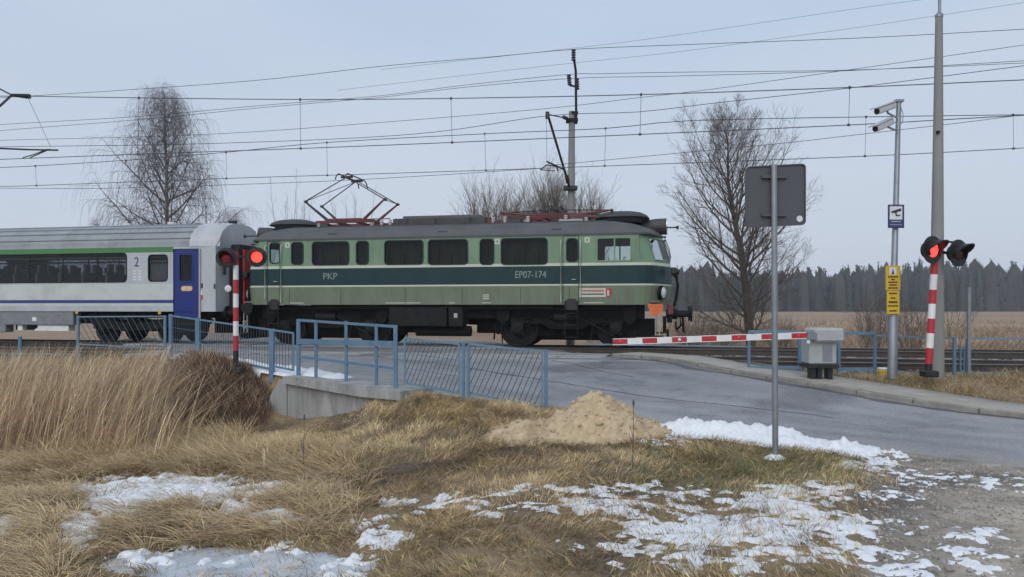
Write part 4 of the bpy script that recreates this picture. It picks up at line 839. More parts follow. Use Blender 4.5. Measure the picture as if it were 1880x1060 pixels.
# panels of slanted bars between the railing and the sand pile
P1, P2, P3 = (-1.93, 12.98), (-.83, 12.62), (.56, 12.22)
zt = [at(735, 621, 12.98)[2], at(853, 632, 12.62)[2], at(1000, 645, 12.22)[2]]; zb_ = [at(735, 703, 12.98)[2], at(853, 722, 12.62)[2], at(1000, 748, 12.22)[2]]
t = thing('blue_fence', 'blue steel fence of two slanted bar panels left of the sand pile', 'fence', (P2[0], P2[1], zb_[1]-.1), 0, 'blue fences at the crossing')
mesh_panel(t, (P1[0]+.05, P1[1]), (P2[0]-.07, P2[1]), zb_[0], zb_[1]-.0, zt[0], zt[1], 17, .33, M['bluedk'], br=.0065, wires=2); mesh_panel(t, (P2[0]+.1, P2[1]), (P3[0]-.06, P3[1]), zb_[1], zb_[2], zt[1]+.0, zt[2]-.005, 18, .38, M['bluedk'], br=.0065, wires=1)
for p, z in ((P2, zt[1]+.02), (P3, zt[2]+.02), ((P2[0]+.09, P2[1]-.03), zt[1]-.02)): post(t, p, z, M['blue'], .055)
# railing on the culvert
QA, QB = (-4.22, 14.62), (-1.98, 13.03); t = thing('blue_railing', 'blue pipe railing with two rails standing on the concrete culvert', 'railing', (QA[0], QA[1], -.2), 0, 'blue fences at the crossing')
def qp(f): return (QA[0]+(QB[0]-QA[0])*f, QA[1]+(QB[1]-QA[1])*f)
def rf_(px): return np.interp(px, [548, 577, 630, 686, 718, 733], [0, .19, .50, .79, .94, 1.0])
tops = {548: 588, 577: 590, 630: 592, 686: 597, 724: 600}
def railz(px, py): x, y = qp(rf_(px)); return (x, y, CZ+(HZ-py)/F*y)
for px, py, base in ((548, 588, 690), (577, 590, 692), (630, 592, 703), (686, 597, 709), (724, 600, 718)):
    a = railz(px, py); b = railz(px, base); post(t, a[:2], a[2]+.02, M['blue'], .055 if px not in (548, 724) else .07, b[2]-.08)
for ys, nm in (((588, 600), 'top_rail'), ((627, 632), 'middle_rail'), ((655, 677), 'lower_rail')):
    MB().bar(railz(548, ys[0]), railz(724, ys[1]), .055 if nm != 'middle_rail' else .09, .045 if nm != 'middle_rail' else .10).build(nm, M['blue'], t, world=True)
# dense mesh fence from the railing back to the corner by the track
R1, R2, R3, R4, R5 = (-4.35, 14.72), (-4.95, 15.25), (-7.6, 17.9), (-8.65, 18.75), (-11.35, 19.35)
t = thing('blue_fence', 'blue mesh fence running from the railing back behind the left signal', 'fence', (R2[0], R2[1], -.15), 0, 'blue fences at the crossing')
def zz(p, px, py): return CZ+(HZ-py)/F*p[1]
for A_, B_, pa, pb, ya, yb, yc, yd, nb in ((R1, R2, 544, 512, 612, 606, 680, 672, 7), (R2, R3, 512, 375, 606, 587, 678, 651, 30), (R3, R4, 375, 315, 587, 580, 651, 644, 14)):
    mesh_panel(t, B_, A_, zz(B_, pb, yd), zz(A_, pa, yc), zz(B_, pb, yb), zz(A_, pa, ya), nb, .0, M['bluedk'], br=.006, wires=2)
for p, px, py in ((R2, 512, 604), (R3, 375, 584), (R4, 315, 577)): post(t, p, zz(p, px, py), M['blue'], .10 if p is not R4 else .08)
t = thing('blue_fence', 'blue fence panel of slanted bars beside the near track below the coach door', 'fence', (R4[0]-.1, R4[1], -.3), 0, 'blue fences at the crossing')
mesh_panel(t, R5, (R4[0]-.14, R4[1]+.02), zz(R5, 160, 632), zz(R4, 308, 640), zz(R5, 160, 582), zz(R4, 308, 581), 17, -.5, M['bluedk'], br=.0075)
for p, px, py in ((R5, 155, 580), ((R4[0]-.12, R4[1]-.05), 308, 580)): post(t, p, zz(p, px, py), M['bluedk'], .06)
MB().bar((R5[0], R5[1], zz(R5, 155, 651)), (-15.5, 20.3, zz((0, 20.3), 0, 647)), .04, .03).build('lower_rail', M['bluedk'], t, world=True)
p = (-13.3, 20.0); post(t, p, zz(p, 37, 618), M['blue'], .07)
# fence on the far right between pavement and track
S0, S1, S2, S3, S4, S5 = [at(px, 562, y)[:2] for px, y in ((1375, 16.6), (1468, 16.2), (1540, 15.9), (1606, 15.7), (1752, 14.9), (1990, 14.2))]
t = thing('blue_fence', 'blue steel pipe fence with open frames behind the barrier machine', 'fence', (S2[0], S2[1], -.2), 0, 'blue fences at the crossing')
def fr_(A, B, pa, pb, y0, y1): mesh_panel(t, A, B, zz(A, pa, y1), zz(B, pb, y1), zz(A, pa, y0), zz(B, pb, y0), 0, 0, M['blue'], fr=.06)
fr_(S0, S1, 1375, 1468, 609, 675); fr_(S2, S3, 1540, 1606, 612, 678)
for p, px in ((S0, 1375), (S1, 1468), (S2, 1537), (S3, 1612), (S4, 1748)): post(t, p, zz(p, px, 609 if px < 1700 else 619), M['blue'], .055)
MB().bar((S3[0], S3[1], zz(S3, 1606, 616)), (S4[0], S4[1], zz(S4, 1752, 622)), .035, .035).build('top_rail', M['bluedk'], t, world=True)
MB().bar((S0[0]-3.6, S0[1]+.8, zz((0, S0[1]+.8), 1200, 632)), (S0[0], S0[1], zz(S0, 1375, 637)), .03, .03).build('top_rail', M['bluedk'], t, world=True)
t = thing('blue_fence', 'blue fence panel with fine diagonal mesh at the right edge', 'fence', (S4[0], S4[1], -.2), 0, 'blue fences at the crossing')
S4b = (S4[0]+.22, S4[1]-.05); mesh_panel(t, S4b, S5, zz(S4b, 1765, 684), zz(S5, 1990, 690), zz(S4b, 1765, 622), zz(S5, 1990, 622), 22, .5, M['bluedk'], br=.004); mesh_panel(t, (S4[0]+.1, S4[1]-.04), (S4[0]+.17, S4[1]-.05), zz(S4, 1755, 690), zz(S4, 1755, 690), zz(S4, 1755, 638), zz(S4, 1755, 638), 0, 0, M['blue'], fr=.03)
post(t, (S4b[0]-.02, S4b[1]-.1), zz((0, S4b[1]-.1), 1768, 528), M['galv'], .06)

# ------------------------------------------------------------------ culvert under the railing
t = thing('culvert_headwall', 'grey concrete culvert headwall in the ditch under the blue railing', 'culvert', (-4.2, 14.6, -1.0))
def wp(px, py, off=0.0):                               # on the wall's upright plane under the railing
    ax, ay = QA; bx, by = QB; nx_, ny_ = (by-ay), -(bx-ax); l = math.hypot(nx_, ny_); nx_, ny_ = -nx_/l, -ny_/l
    if ny_ > 0: nx_, ny_ = -nx_, -ny_
    ax, ay = ax+nx_*off, ay+ny_*off; k, m_ = ray(px, py); ex, ey = bx-QA[0], by-QA[1]
    f = (k*ay-ax)/(ex-k*ey); y = ay+ey*f; return Vector((ax+ex*f, y, CZ+m_*y)), Vector((nx_, ny_, 0))
def slab_(pix, off, th, name, m):
    ps = [wp(x, y, off)[0] for x, y in pix]; nn = wp(600, 700)[1]; n = len(ps)
    MB().add([tuple(p) for p in ps]+[tuple(p-nn*th) for p in ps], [tuple(range(n)), tuple(range(n, 2*n))[::-1]]+[(i, (i+1) % n, n+(i+1) % n, n+i) for i in range(n)]).build(name, m, t, world=True)
slab_([(527, 700), (730, 726), (735, 830), (527, 850)], .20, .4, 'wall', M['concrete'])
slab_([(526, 699), (526, 850), (425, 850), (470, 782), (512, 697)], .23, .35, 'wing_wall', M['concrete'])
slab_([(519, 691), (735, 719), (735, 736), (660, 729), (519, 704)], .32, .85, 'coping', M['concrete'])

# ------------------------------------------------------------------ crossing signals
def signal(label, base, top_y, lean, yaw, heads, bands, w=.11, k_=1.0):
    t = thing('crossing_signal', label, 'crossing signal', base, 0, 'red crossing signals')
    b = Vector(base); top = Vector((base[0]+lean, base[1], top_y)); n = len(bands)-1
    for i in range(n):
        m = ('black', 'red', 'white')[0 if i == 0 else (1 if i % 2 else 2)]
        MB().tube([b.lerp(top, bands[i]), b.lerp(top, bands[i+1])], w/2, 14).build('post_band', M[m], t, True, True)
    MB().box((base[0]+.02, base[1], base[2]+.04), (.26, .26, .12)).build('foot', M['black'], t, world=True, bevel=.02)
    bar = None
    for (hx, hz, lit) in heads:
        d = Vector((math.sin(yaw), -math.cos(yaw), -.02)).normalized(); sd = Vector((math.cos(yaw), math.sin(yaw), 0))
        c = Vector((top.x, top.y, hz))+sd*hx+d*.10
        mb = MB(); mb.lathe(c, d, [(-.16*k_, .07*k_), (-.13*k_, .15*k_), (-.03*k_, .17*k_), (.0, .265*k_), (.02, .265*k_), (.025, .16*k_)], 26); h = mb.build('signal_head', M['black'], t, True, True)
        mb = MB(); mb.lathe(c+d*.02, d, [(0, .15*k_), (.015, .135*k_), (.03, .09*k_), (.036, .02)], 20); mb.build('lens', M['rfl'], h) if False else None
        o = mb.build('lens', M['rfl' if lit else ('rfd' if lit is False else 'rfx')], None, True); o.parent = h; o.location = -Vector(base); 
        # hood: open tube, longer at the top
        vs, fs = [], []; up = Vector((0, 0, 1)); x_ = d.cross(up).normalized(); N_ = 21
        for j in range(N_):
            a = R(-215+250*j/(N_-1)) if False else R(-38+256*j/(N_-1)); r = (x_*math.cos(a)*.175+up*math.sin(a)*.175)*k_
            ln = .07+.22*max(0, math.sin(a))**.8
            for rr_, l_ in ((1, .0), (1, ln), (.94, ln), (.94, .0)): vs.append(c+d*(.02+l_)+r*rr_)
        for j in range(N_-1):
            for k in range(4): fs.append((j*4+k, j*4+(k+1) % 4, (j+1)*4+(k+1) % 4, (j+1)*4+k))
        hd_ = MB().add(vs, fs).build('hood', M['black'], None, True); hd_.parent = h; hd_.location = -Vector(base)
        MB().bar(top-Vector((0, 0, .12)) if False else Vector((top.x, top.y, hz+.02)), c-d*.14, .04, .05).build('bracket', M['black'], t, world=True)
    return t
YL = 15.4; bl = at(433, 683, YL); zt_ = at(433, 462, YL)[2]; hz_ = at(433, 474, YL)[2]
tl = signal('left crossing signal on a red and white post before the coach end, right lamp lit', (bl[0], YL, bl[2]), zt_, .0, R(12), [(-.17, hz_+.0, False), (.43, hz_+.02, True)], [0, .175, .30, .42, .535, .65, .765, .885, 1.0], .11, .78)
mb = MB(); c = at(419, 530, YL); mb.lathe(c, (0, -1, 0), [(0, .07), (.02, .07), (.03, .03)], 14); mb.build('reflector_disc', M['signw'], tl, True, True)
YR = 14.3; br_ = at(1704, 690, YR)
tr = signal('right crossing signal leaning in front of the concrete lamp pole, left lamp lit', (br_[0], YR, br_[2]), at(1712, 474, YR)[2], .13, R(24), [(-.22, at(1712, 460, YR)[2], True), (.52, at(1712, 464, YR)[2], None)], [0, .10, .235, .36, .485, .61, .73, .86, .985], .13)
mb = MB(); mb.tube([at(1712, 440, YR+.1), at(1740, 444, YR+.05), at(1770, 447, YR+.2)], .022, 6); mb.build('cross_arm', M['black'], tr, world=True)

# ------------------------------------------------------------------ barrier
YB = 15.0; bb = at(1503, 690, YB)
t = thing('level_crossing_barrier', 'grey barrier machine with lowered red and white boom across the road', 'barrier', (bb[0], YB, bb[2]))
def bp(px, py, y=YB): return at(px, py, y)
mb = MB(); a, b = bp(1478, 612), bp(1528, 668); mb.box(((a[0]+b[0])/2, YB, (a[2]+b[2])/2), (b[0]-a[0], .45, a[2]-b[2])); cab = mb.build('cabinet', M['lgrey'], t, world=True, bevel=.03)
a, b = bp(1487, 602), bp(1533, 627); mb = MB(); mb.box(((a[0]+b[0])/2, YB-.08, (a[2]+b[2])/2), (b[0]-a[0]+.08, .58, a[2]-b[2])); mb.build('lid', M['lgrey'], t, world=True, bevel=.04)
a, b = bp(1502, 632), bp(1519, 662); mb = MB(); mb.box(((a[0]+b[0])/2, YB-.232, (a[2]+b[2])/2), (b[0]-a[0], .012, a[2]-b[2])); mb.build('access_panel', M['galv'], t, world=True)
for px in (1488, 1500, 1519): 
    a = bp(px, 668); mb = MB(); mb.box((a[0], YB-.05, (a[2]+bb[2])/2-.06), (.09, .2, a[2]-bb[2]+.12)); mb.build('pedestal_leg', M['black'], t, world=True)
MB().box((bp(1503, 671)[0], YB, bp(1503, 671)[2]), (.62, .5, .06)).build('pedestal', M['black'], t, world=True)
pa, pb = Vector(bp(1480, 616, YB-.35)), Vector(bp(1125, 628, YB-.2)); n = 13; hb = .125
for i in range(n):
    f0, f1 = i/n, (i+1)/n; p, q_ = pa.lerp(pb, f0), pa.lerp(pb, f1); red = i % 2 == 0
    sg_ = MB().bar(p, q_, .045, hb).build('boom_band', M['red' if red else 'white'], t, world=True)
    if red: 
        for sgz in (-1, 1): MB().bar(p+Vector((0, -.001, sgz*hb*.46)), q_+Vector((0, -.001, sgz*hb*.46)), .05, hb*.1).build('white_edge', M['white'], t, world=True)
    if i in (0, 4, 8, 12):
        c = p.lerp(q_, .5); mb = MB(); mb.lathe(c+Vector((0, -.02, 0)), (0, -1, 0), [(0, .032), (.015, .03), (.025, .012)], 12); mb.build('boom_lamp', M['redrefl'] if i != 8 else M['signw'], t, True, True)
a = bp(1484, 627, YB-.36); MB().box(a, (.06, .02, .08)).build('tag', M['signw'], t, world=True)
mb = MB(); mb.bar(pa, Vector(bp(1500, 618, YB-.3)), .12, .14); mb.build('boom_root', M['galv'], t, world=True)

# ------------------------------------------------------------------ poles
YP = 14.75; b0 = at(1719, 692, YP)
t = thing('concrete_lamp_pole', 'tall tapered concrete pole behind the right crossing signal', 'pole', (b0[0], YP, b0[2]-.1))
mb = MB(); mb.tube([(b0[0], YP, b0[2]-.1), at(1724, 32, YP)], [.145, .068], 14); mb.build('pole', M['polecon'], t, True, True)
mb = MB(); mb.lathe(at(1724, 32, YP), (0, 0, 1), [(0, .075), (.05, .075), (.09, .04), (.1, .02)], 12); mb.tube([at(1725, 26, YP), at(1725, -30, YP), at(1728, -70, YP-.2)], .03, 8); mb.build('cap', M['galv'], t, True, True)
mb = MB(); a = at(1728, -70, YP-.2); mb.box((a[0]+.1, a[1]-.35, a[2]+.03), (.22, .6, .1)); mb.build('lamp_head', M['lgrey'], t, world=True, bevel=.03)
mb = MB(); mb.box(at(1722, 243, YP-.1), (.05, .05, .05)); mb.build('step_bolt', M['under'], t, world=True)
YK = 15.0; b0 = at(1638, 686, YK)
t = thing('camera_pole', 'slim grey steel pole with two surveillance cameras and signs', 'pole', (b0[0], YK, b0[2]-.1))
mb = MB(); mb.tube([(b0[0], YK, b0[2]-.1), at(1640, 560, YK), at(1640, 555, YK), at(1650, 188, YK)], [.095, .09, .065, .045], 12); mb.build('pole', M['galv'], t, True, True)
MB().box(at(1650, 186, YK), (.16, .12, .05)).build('pole_cap', M['galv'], t, world=True)
mb = MB(); mb.tube([at(1653, 195, YK), at(1658, 210, YK), at(1657, 225, YK), at(1651, 230, YK)], .01, 6); mb.build('cable', M['lgrey'], t, world=True)
for (x0, y0), (x1, y1), arm in (((1640, 194), (1610, 205), ((1628, 201), (1630, 208), (1646, 216))), ((1637, 223), (1607, 237), ((1628, 232), (1640, 238), (1648, 238)))):
    a, b = Vector(at(x0, y0, YK-.05)), Vector(at(x1, y1, YK-.35)); d = (b-a).normalized(); x_ = d.cross(Vector((0, 0, 1))).normalized(); y_ = x_.cross(d)
    Mx = Matrix((d, x_, y_)).transposed(); mb = MB(); mb.box((a+b)/2, ((b-a).length, .13, .12), mat=Mx); c_ = mb.build('camera_body', M['cam'], t, world=True, bevel=.02)
    mb = MB(); mb.box((a+b)/2+y_*.075+d*.05, ((b-a).length+.1, .15, .02), mat=Mx); mb.build('sun_shield', M['cam'], t, world=True); mb = MB(); mb.lathe(b, d, [(-.02, .055), (.012, .055), (.013, .02)], 14); mb.build('lens', M['black'], t, True, True)
    mb = MB(); mb.tube([at(*p, YK-.12) for p in arm], .022, 8); mb.build('bracket', M['galv'], t, world=True)
def plate(px0, px1, py0, py1, y, m, name, th=.012):
    a, b = at(px0, py0, y), at(px1, py1, y); return MB().box(((a[0]+b[0])/2, y, (a[2]+b[2])/2), (b[0]-a[0], th, a[2]-b[2])).build(name, m, t, world=True, bevel=.003), (a[0]+b[0])/2, b[0]-a[0]
def txt(body, px, py, size, m, y, sx=1.0):
    a = at(px, py, y); l, _ = PAR[t.name]; return text(body, size, m, t, (a[0]-l[0], a[1]-l[1], a[2]-l[2]), sx=sx, thick=.002)
plate(1630, 1660, 376, 419, YK-.10, M['navy'], 'camera_sign'); plate(1633.5, 1656.5, 379, 403.5, YK-.108, M['signw'], 'sign_field', .004)
yy = YK-.113
def pt2(px, py, y=yy): return at(px, py, y)
def flat(pix, y, m, name):
    ps = [at(px, py, y) for px, py in pix]; MB().add(ps+[(p[0], p[1]+.003, p[2]) for p in ps], [tuple(range(len(ps)))]+[(i, (i+1) % len(ps), len(ps)+(i+1) % len(ps), len(ps)+i) for i in range(len(ps))]).build(name, m, t, world=True)
flat([(1636, 388.5), (1654, 382.5), (1655, 387.5), (1638, 392)], yy, M['ink'], 'camera_symbol'); flat([(1643, 390), (1646, 389), (1647, 395), (1653, 394.5), (1653, 397), (1645, 397.5)], yy, M['ink'], 'camera_symbol')
MB().box(at(1645, 407, YK-.107), (.19, .004, .022)).build('sign_line', M['lgrey'], t, world=True); MB().box(at(1645, 413, YK-.107), (.24, .004, .012)).build('sign_line', M['lgrey'], t, world=True)
plate(1626, 1653, 488, 533, YK-.12, M['yellow'], 'warning_sign'); plate(1628, 1651.5, 534, 577, YK-.13, M['yellow'], 'warning_sign')
plate(1633, 1646, 491, 504.5, YK-.128, M['signw'], 'sign_field', .004); flat([(1637, 503.5), (1639.5, 493), (1642, 503.5)], YK-.132, M['ink'], 'figure_symbol')
for py, w_ in ((508.5, 19), (513.5, 7), (518.5, 17), (523.5, 14), (529, 18), (539, 15), (547.5, 9), (555, 16), (562, 19), (571, 14)):
    for k in range(max(2, int(w_/4))):
        n_ = max(2, int(w_/4)); px = 1639.5-w_/2+w_*(k+.5)/n_; a_ = at(px, py, YK-.128 if py < 533 else YK-.138); MB().box(a_, (w_/n_*.0095, .004, .028 if py != 555 else .04)).build('sign_print', M['ink'], t, world=True)
# back of the road sign
YS = 9.0; b0 = at(1422, 838, YS)
t = thing('road_sign', 'dark grey back of a square road sign on a steel post by the snow bank', 'road sign', (b0[0], YS, b0[2]))
mb = MB(); mb.tube([(b0[0], YS-.03, b0[2]-.15), at(1421, 303, YS-.03)], .036, 14); mb.build('post', M['galv'], t, True, True)
ps = []
for i, p in enumerate(rrect(-.36, .36, 0, .76, .05, 5)):
    f = (p[0]+.36)/.72; zt0 = at(1370, 418-(p[1]/.76)*112, YS)[2]; zt1 = at(1480, 413-(p[1]/.76)*113, YS)[2]; ps.append((at(1369.5+f*110.5, 0, YS)[0], zt0+(zt1-zt0)*f))
MB().prism(ps, .02, 'y', 0, YS+.02).build('sign_plate', M['plate'], t, bevel=0).location = -Vector((b0[0], YS, b0[2]))
n = len(ps); cxm, czm = sum(p[0] for p in ps)/n, sum(p[1] for p in ps)/n; inn = [(cxm+(p[0]-cxm)*.965, czm+(p[1]-czm)*.965) for p in ps]
MB().add([(x, YS+.004, z) for x, z in ps]+[(x, YS+.004, z) for x, z in inn]+[(x, YS+.021, z) for x, z in inn]+[(x, YS+.021, z) for x, z in ps], [f for i in range(n) for j in [(i+1) % n] for f in ((i, j, n+j, n+i), (n+i, n+j, 2*n+j, 2*n+i), (3*n+i, 3*n+j, j, i))]).build('folded_rim', M['plate'], t, world=True)
for py in (325, 395): MB().box(at(1421, py, YS-.005), (.30, .03, .035)).build('clamp', M['plate'], t, world=True)
mb = MB(); mb.lathe(at(1468, 402, YS+.018), (0, -1, 0), [(0, .038), (.003, .038)], 18); mb.build('sticker', M['signw'], t, True, True)
mb = MB(); mb.lathe((b0[0], YS-.03, b0[2]-.05), (0, 0, 1), [(0, .16), (.04, .13), (.08, .05)], 14); mb.build('snow_collar', M['snow'], t, True, True)
MB().prism([(cx_(60), .42), (cx_(122), .42), (cx_(122), .72), (cx_(108), .72), (cx_(104), .66), (cx_(76), .66), (cx_(72), .72), (cx_(66), .72), (cx_(65), .50), (cx_(60), .48)], .3, 'y', 0, -1.32).build('white_tank', M['white'], C)
MB().box((cx_(32), -1.2, .58), (.2, .2, .3)).build('white_bracket', M['white'], C)

# ------------------------------------------------------------------ trees
class Tree:
    def __init__(s, seed): s.r = random.Random(seed); s.V = {0: [], 1: []}; s.Fq = {0: [], 1: []}
    def limb(s, pts, rad, part, n):
        V, Fq = s.V[part], s.Fq[part]; o = len(V); N = len(pts)
        for i, p in enumerate(pts):
            d = (pts[min(i+1, N-1)]-pts[max(i-1, 0)]); d = d.normalized() if d.length > 0 else Vector((0, 0, 1))
            up = Vector((0, 0, 1)) if abs(d.z) < .9 else Vector((1, 0, 0)); x = d.cross(up).normalized(); y = x.cross(d)
            for j in range(n): t = 6.2832*j/n; V.append(p+(x*math.cos(t)+y*math.sin(t))*rad[i])
        for i in range(N-1):
            for j in range(n): Fq.append((o+i*n+j, o+i*n+(j+1) % n, o+(i+1)*n+(j+1) % n, o+(i+1)*n+j))
    def grow(s, p, d, L, r, lev, cfg):
        c = cfg[lev]; R_ = s.r; n = c['seg']; pts = [p]; rad = [r]; dirs = [d]
        for i in range(n):
            d = (d+Vector((R_.gauss(0, 1), R_.gauss(0, 1), R_.gauss(0, 1)))*c['wob']+Vector((0, 0, c['trop']))*(1+i*c.get('acc', 0))).normalized()
            p = p+d*(L/n); pts.append(p); rad.append(max(r*(1-(i+1)/n*c['tap']), .0035)); dirs.append(d)
        s.limb(pts, rad, 0 if lev < cfg[0].get('trunklev', 1) else 1, c['n'])
        if lev+1 >= len(cfg): return
        k = cfg[lev+1]; num = max(1, int(k['num']*R_.uniform(.8, 1.2)*(1 if not k.get('byL') else L/k['byL'])))
        for q in range(num):
            f = k['f0']+(k['f1']-k['f0'])*((q+R_.random())/num); i = min(int(f*n), n-1); g = f*n-i
            bp_ = pts[i].lerp(pts[i+1], g); bd = dirs[i+1]
            a = R(k['ang0']+(k['ang1']-k['ang0'])*f+R_.gauss(0, k.get('asd', 7))); az = q*2.4+R_.uniform(-.6, .6)
            up = Vector((0, 0, 1)) if abs(bd.z) < .95 else Vector((1, 0, 0)); x = bd.cross(up).normalized(); y = x.cross(bd)
            nd = (bd*math.cos(a)+(x*math.cos(az)+y*math.sin(az))*math.sin(a)).normalized()
            ln = (float(np.interp(f, *k['Lp'])) if 'Lp' in k else k['L0']+(k['L1']-k['L0'])*f)*R_.uniform(.75, 1.25)*(1 if not k.get('rel') else L)
            br = min(rad[i]*k.get('rk', .5), k['r']*R_.uniform(.8, 1.2))
            s.grow(bp_, nd, ln, br, lev+1, cfg)
def plant(name, label, cat_, base, cfg, H, r, seed, mt, mc, group=None, stems=1, spread=0.0, lean=(0, 0), parts=('trunk', 'crown')):
    T = Tree(seed)
    for k in range(stems):
        a = k*2.4+seed; sp = spread*(.35+.65*T.r.random()) if stems > 1 else 0
        d = Vector((math.cos(a)*sp+lean[0], math.sin(a)*sp+lean[1], 1)).normalized(); b_ = Vector((math.cos(a)*.12*(stems > 1), math.sin(a)*.12*(stems > 1), -.2))
        T.grow(b_, d, H*T.r.uniform(.8, 1.05) if stems > 1 else H, r, 0, cfg)
    t = thing(name, label, cat_, base, 0, group)
    for part, nm, m in ((0, parts[0], mt), (1, parts[1], mc)):
        if T.V[part]:
            o = np_mesh(nm, np.array([tuple(v) for v in T.V[part]]), np.array(T.Fq[part]), None, m, None, True); o.parent = t
    return t
maple = [dict(seg=14, wob=.035, trop=.02, tap=.93, n=7, trunklev=1),
         dict(num=60, f0=.06, f1=.97, ang0=72, ang1=30, Lp=([0, .12, .3, .5, .75, 1], [2.8, 3.6, 4.6, 4.7, 3.5, 1.5]), r=.075, rk=.45, seg=8, wob=.06, trop=.085, tap=.92, n=5),
         dict(num=13, f0=.15, f1=1.0, ang0=42, ang1=28, L0=.42, L1=.18, rel=True, r=.028, rk=.5, seg=5, wob=.08, trop=.07, tap=.85, n=4),
         dict(num=7.5, f0=.2, f1=1.0, ang0=40, ang1=25, L0=.6, L1=.35, rel=True, r=.011, rk=.6, seg=3, wob=.10, trop=.06, tap=.7, n=3),
         dict(num=3.1, f0=.2, f1=1.0, ang0=40, ang1=25, L0=.3, L1=.2, r=.0075, rk=.8, seg=2, wob=.1, trop=.05, tap=.5, n=3)]
YT = 38.0; tb = at(1378, 562, YT)
plant('bare_tree', 'large bare broad tree standing behind the tracks and the sign plate', 'tree', (tb[0], YT, -.95), maple, 11.6, .27, 5, M['bark'], M['twig'], 'bare trees beyond the railway')
birch = [dict(seg=14, wob=.03, trop=.02, tap=.92, n=7, trunklev=1),
         dict(num=66, f0=.16, f1=.98, ang0=66, ang1=34, Lp=([0, .25, .5, .8, 1], [5.6, 5.8, 4.9, 2.9, .8]), r=.07, rk=.45, seg=7, wob=.07, trop=.07, tap=.88, n=4),
         dict(num=10, f0=.2, f1=1.0, ang0=50, ang1=40, L0=.42, L1=.22, rel=True, r=.025, rk=.6, seg=5, wob=.09, trop=-.05, acc=.3, tap=.8, n=3),
         dict(num=8.5, f0=.15, f1=1.0, ang0=60, ang1=40, L0=2.3, L1=1.4, r=.0105, rk=.8, seg=5, wob=.05, trop=-.55, acc=.4, tap=.6, n=3)]
YB2 = 50.0; birch2 = [dict(c) for c in birch]; birch2[1].update(num=34, Lp=([0, .3, .6, 1], [2.0, 2.4, 1.8, .5])); birch2[2].update(num=6); birch2[3].update(num=7, L0=1.6, L1=1.0)
plant('birch_tree', 'tall weeping birch behind the coach roof at left', 'tree', (at(312, 562, YB2)[0], YB2, -.9), birch, 17.0, .26, 11, M['bbark'], M['twigr'], 'bare trees beyond the railway')
plant('birch_tree', 'small drooping birch right of the tall birch, above the coach end', 'tree', (at(408, 562, YB2+3)[0], YB2+3, -.9), birch2, 9.4, .10, 12, M['bbark'], M['twigr'], 'bare trees beyond the railway')
sml = [dict(seg=8, wob=.05, trop=.02, tap=.9, n=5), dict(num=26, f0=.2, f1=.97, ang0=48, ang1=28, L0=2.4, L1=.8, r=.04, seg=6, wob=.08, trop=.05, tap=.85, n=3), dict(num=12, f0=.2, f1=1, ang0=45, ang1=30, L0=.45, L1=.3, rel=True, r=.013, seg=4, wob=.1, trop=0, tap=.7, n=3), dict(num=5, f0=.2, f1=1, ang0=45, ang1=30, L0=.4, L1=.3, r=.008, seg=2, wob=.1, trop=-.05, tap=.5, n=3)]
plant('bare_bush', 'low grey bush peeping over the coach roof left of the birch', 'bush', (at(183, 562, 55)[0], 55, -.9), sml, 9.0, .11, 13, M['bark'], M['twigr'], 'bare trees beyond the railway')
wil = [dict(seg=7, wob=.05, trop=.07, tap=.85, n=4, trunklev=1), dict(num=15, f0=.3, f1=.95, ang0=30, ang1=20, L0=.5, L1=.22, rel=True, r=.03, rk=.6, seg=5, wob=.05, trop=.02, tap=.85, n=3), dict(num=8, f0=.2, f1=1, ang0=28, ang1=18, L0=.5, L1=.3, rel=True, r=.012, rk=.7, seg=3, wob=.07, trop=.02, tap=.7, n=3), dict(num=2.6, f0=.2, f1=1, ang0=28, ang1=20, L0=.55, L1=.4, r=.0095, rk=.9, seg=2, wob=.08, trop=.02, tap=.5, n=3)]
for px, y, H, st_, sp, sd, lab in ((917, 62, 11.3, 20, .22, 21, 'rounded bare willow above the locomotive roof, left of the mast'), (1003, 64, 12.4, 18, .19, 22, 'taller rounded bare willow directly left of the concrete mast'), (1072, 60, 10.6, 15, .15, 23, 'bare willow crown showing right of the concrete mast')):
    plant('bare_willow', lab, 'tree', (at(px, 562, y)[0], y, -.9), wil, H, .11, sd, M['wtwig'], M['wtwig'], 'bare trees beyond the railway', st_, sp)
sap = [dict(seg=9, wob=.03, trop=.04, tap=.92, n=4), dict(num=16, f0=.3, f1=.97, ang0=30, ang1=20, L0=2.2, L1=.6, r=.022, seg=5, wob=.05, trop=.08, tap=.8, n=3), dict(num=5, f0=.2, f1=1, ang0=30, ang1=22, L0=.5, L1=.3, rel=True, r=.011, seg=3, wob=.06, trop=.05, tap=.6, n=3)]
for px, y, H, st_, sd, lab in ((538, 60, 12.9, 9, 31, 'thin upright saplings left of the raised pantograph'), (648, 62, 12.6, 8, 32, 'thin upright saplings seen through the raised pantograph')):
    plant('bare_sapling', lab, 'tree', (at(px, 562, y)[0], y, -.9), sap, H, .05, sd, M['twigr'], M['twigr'], 'bare trees beyond the railway', st_, .16)
brs = [dict(seg=5, wob=.08, trop=.02, tap=.85, n=3, trunklev=1), dict(num=7, f0=.2, f1=1, ang0=32, ang1=22, L0=.6, L1=.35, rel=True, r=.012, seg=3, wob=.09, trop=.02, tap=.7, n=3), dict(num=5, f0=.2, f1=1, ang0=35, ang1=25, L0=.4, L1=.3, r=.007, seg=2, wob=.1, trop=0, tap=.5, n=3)]
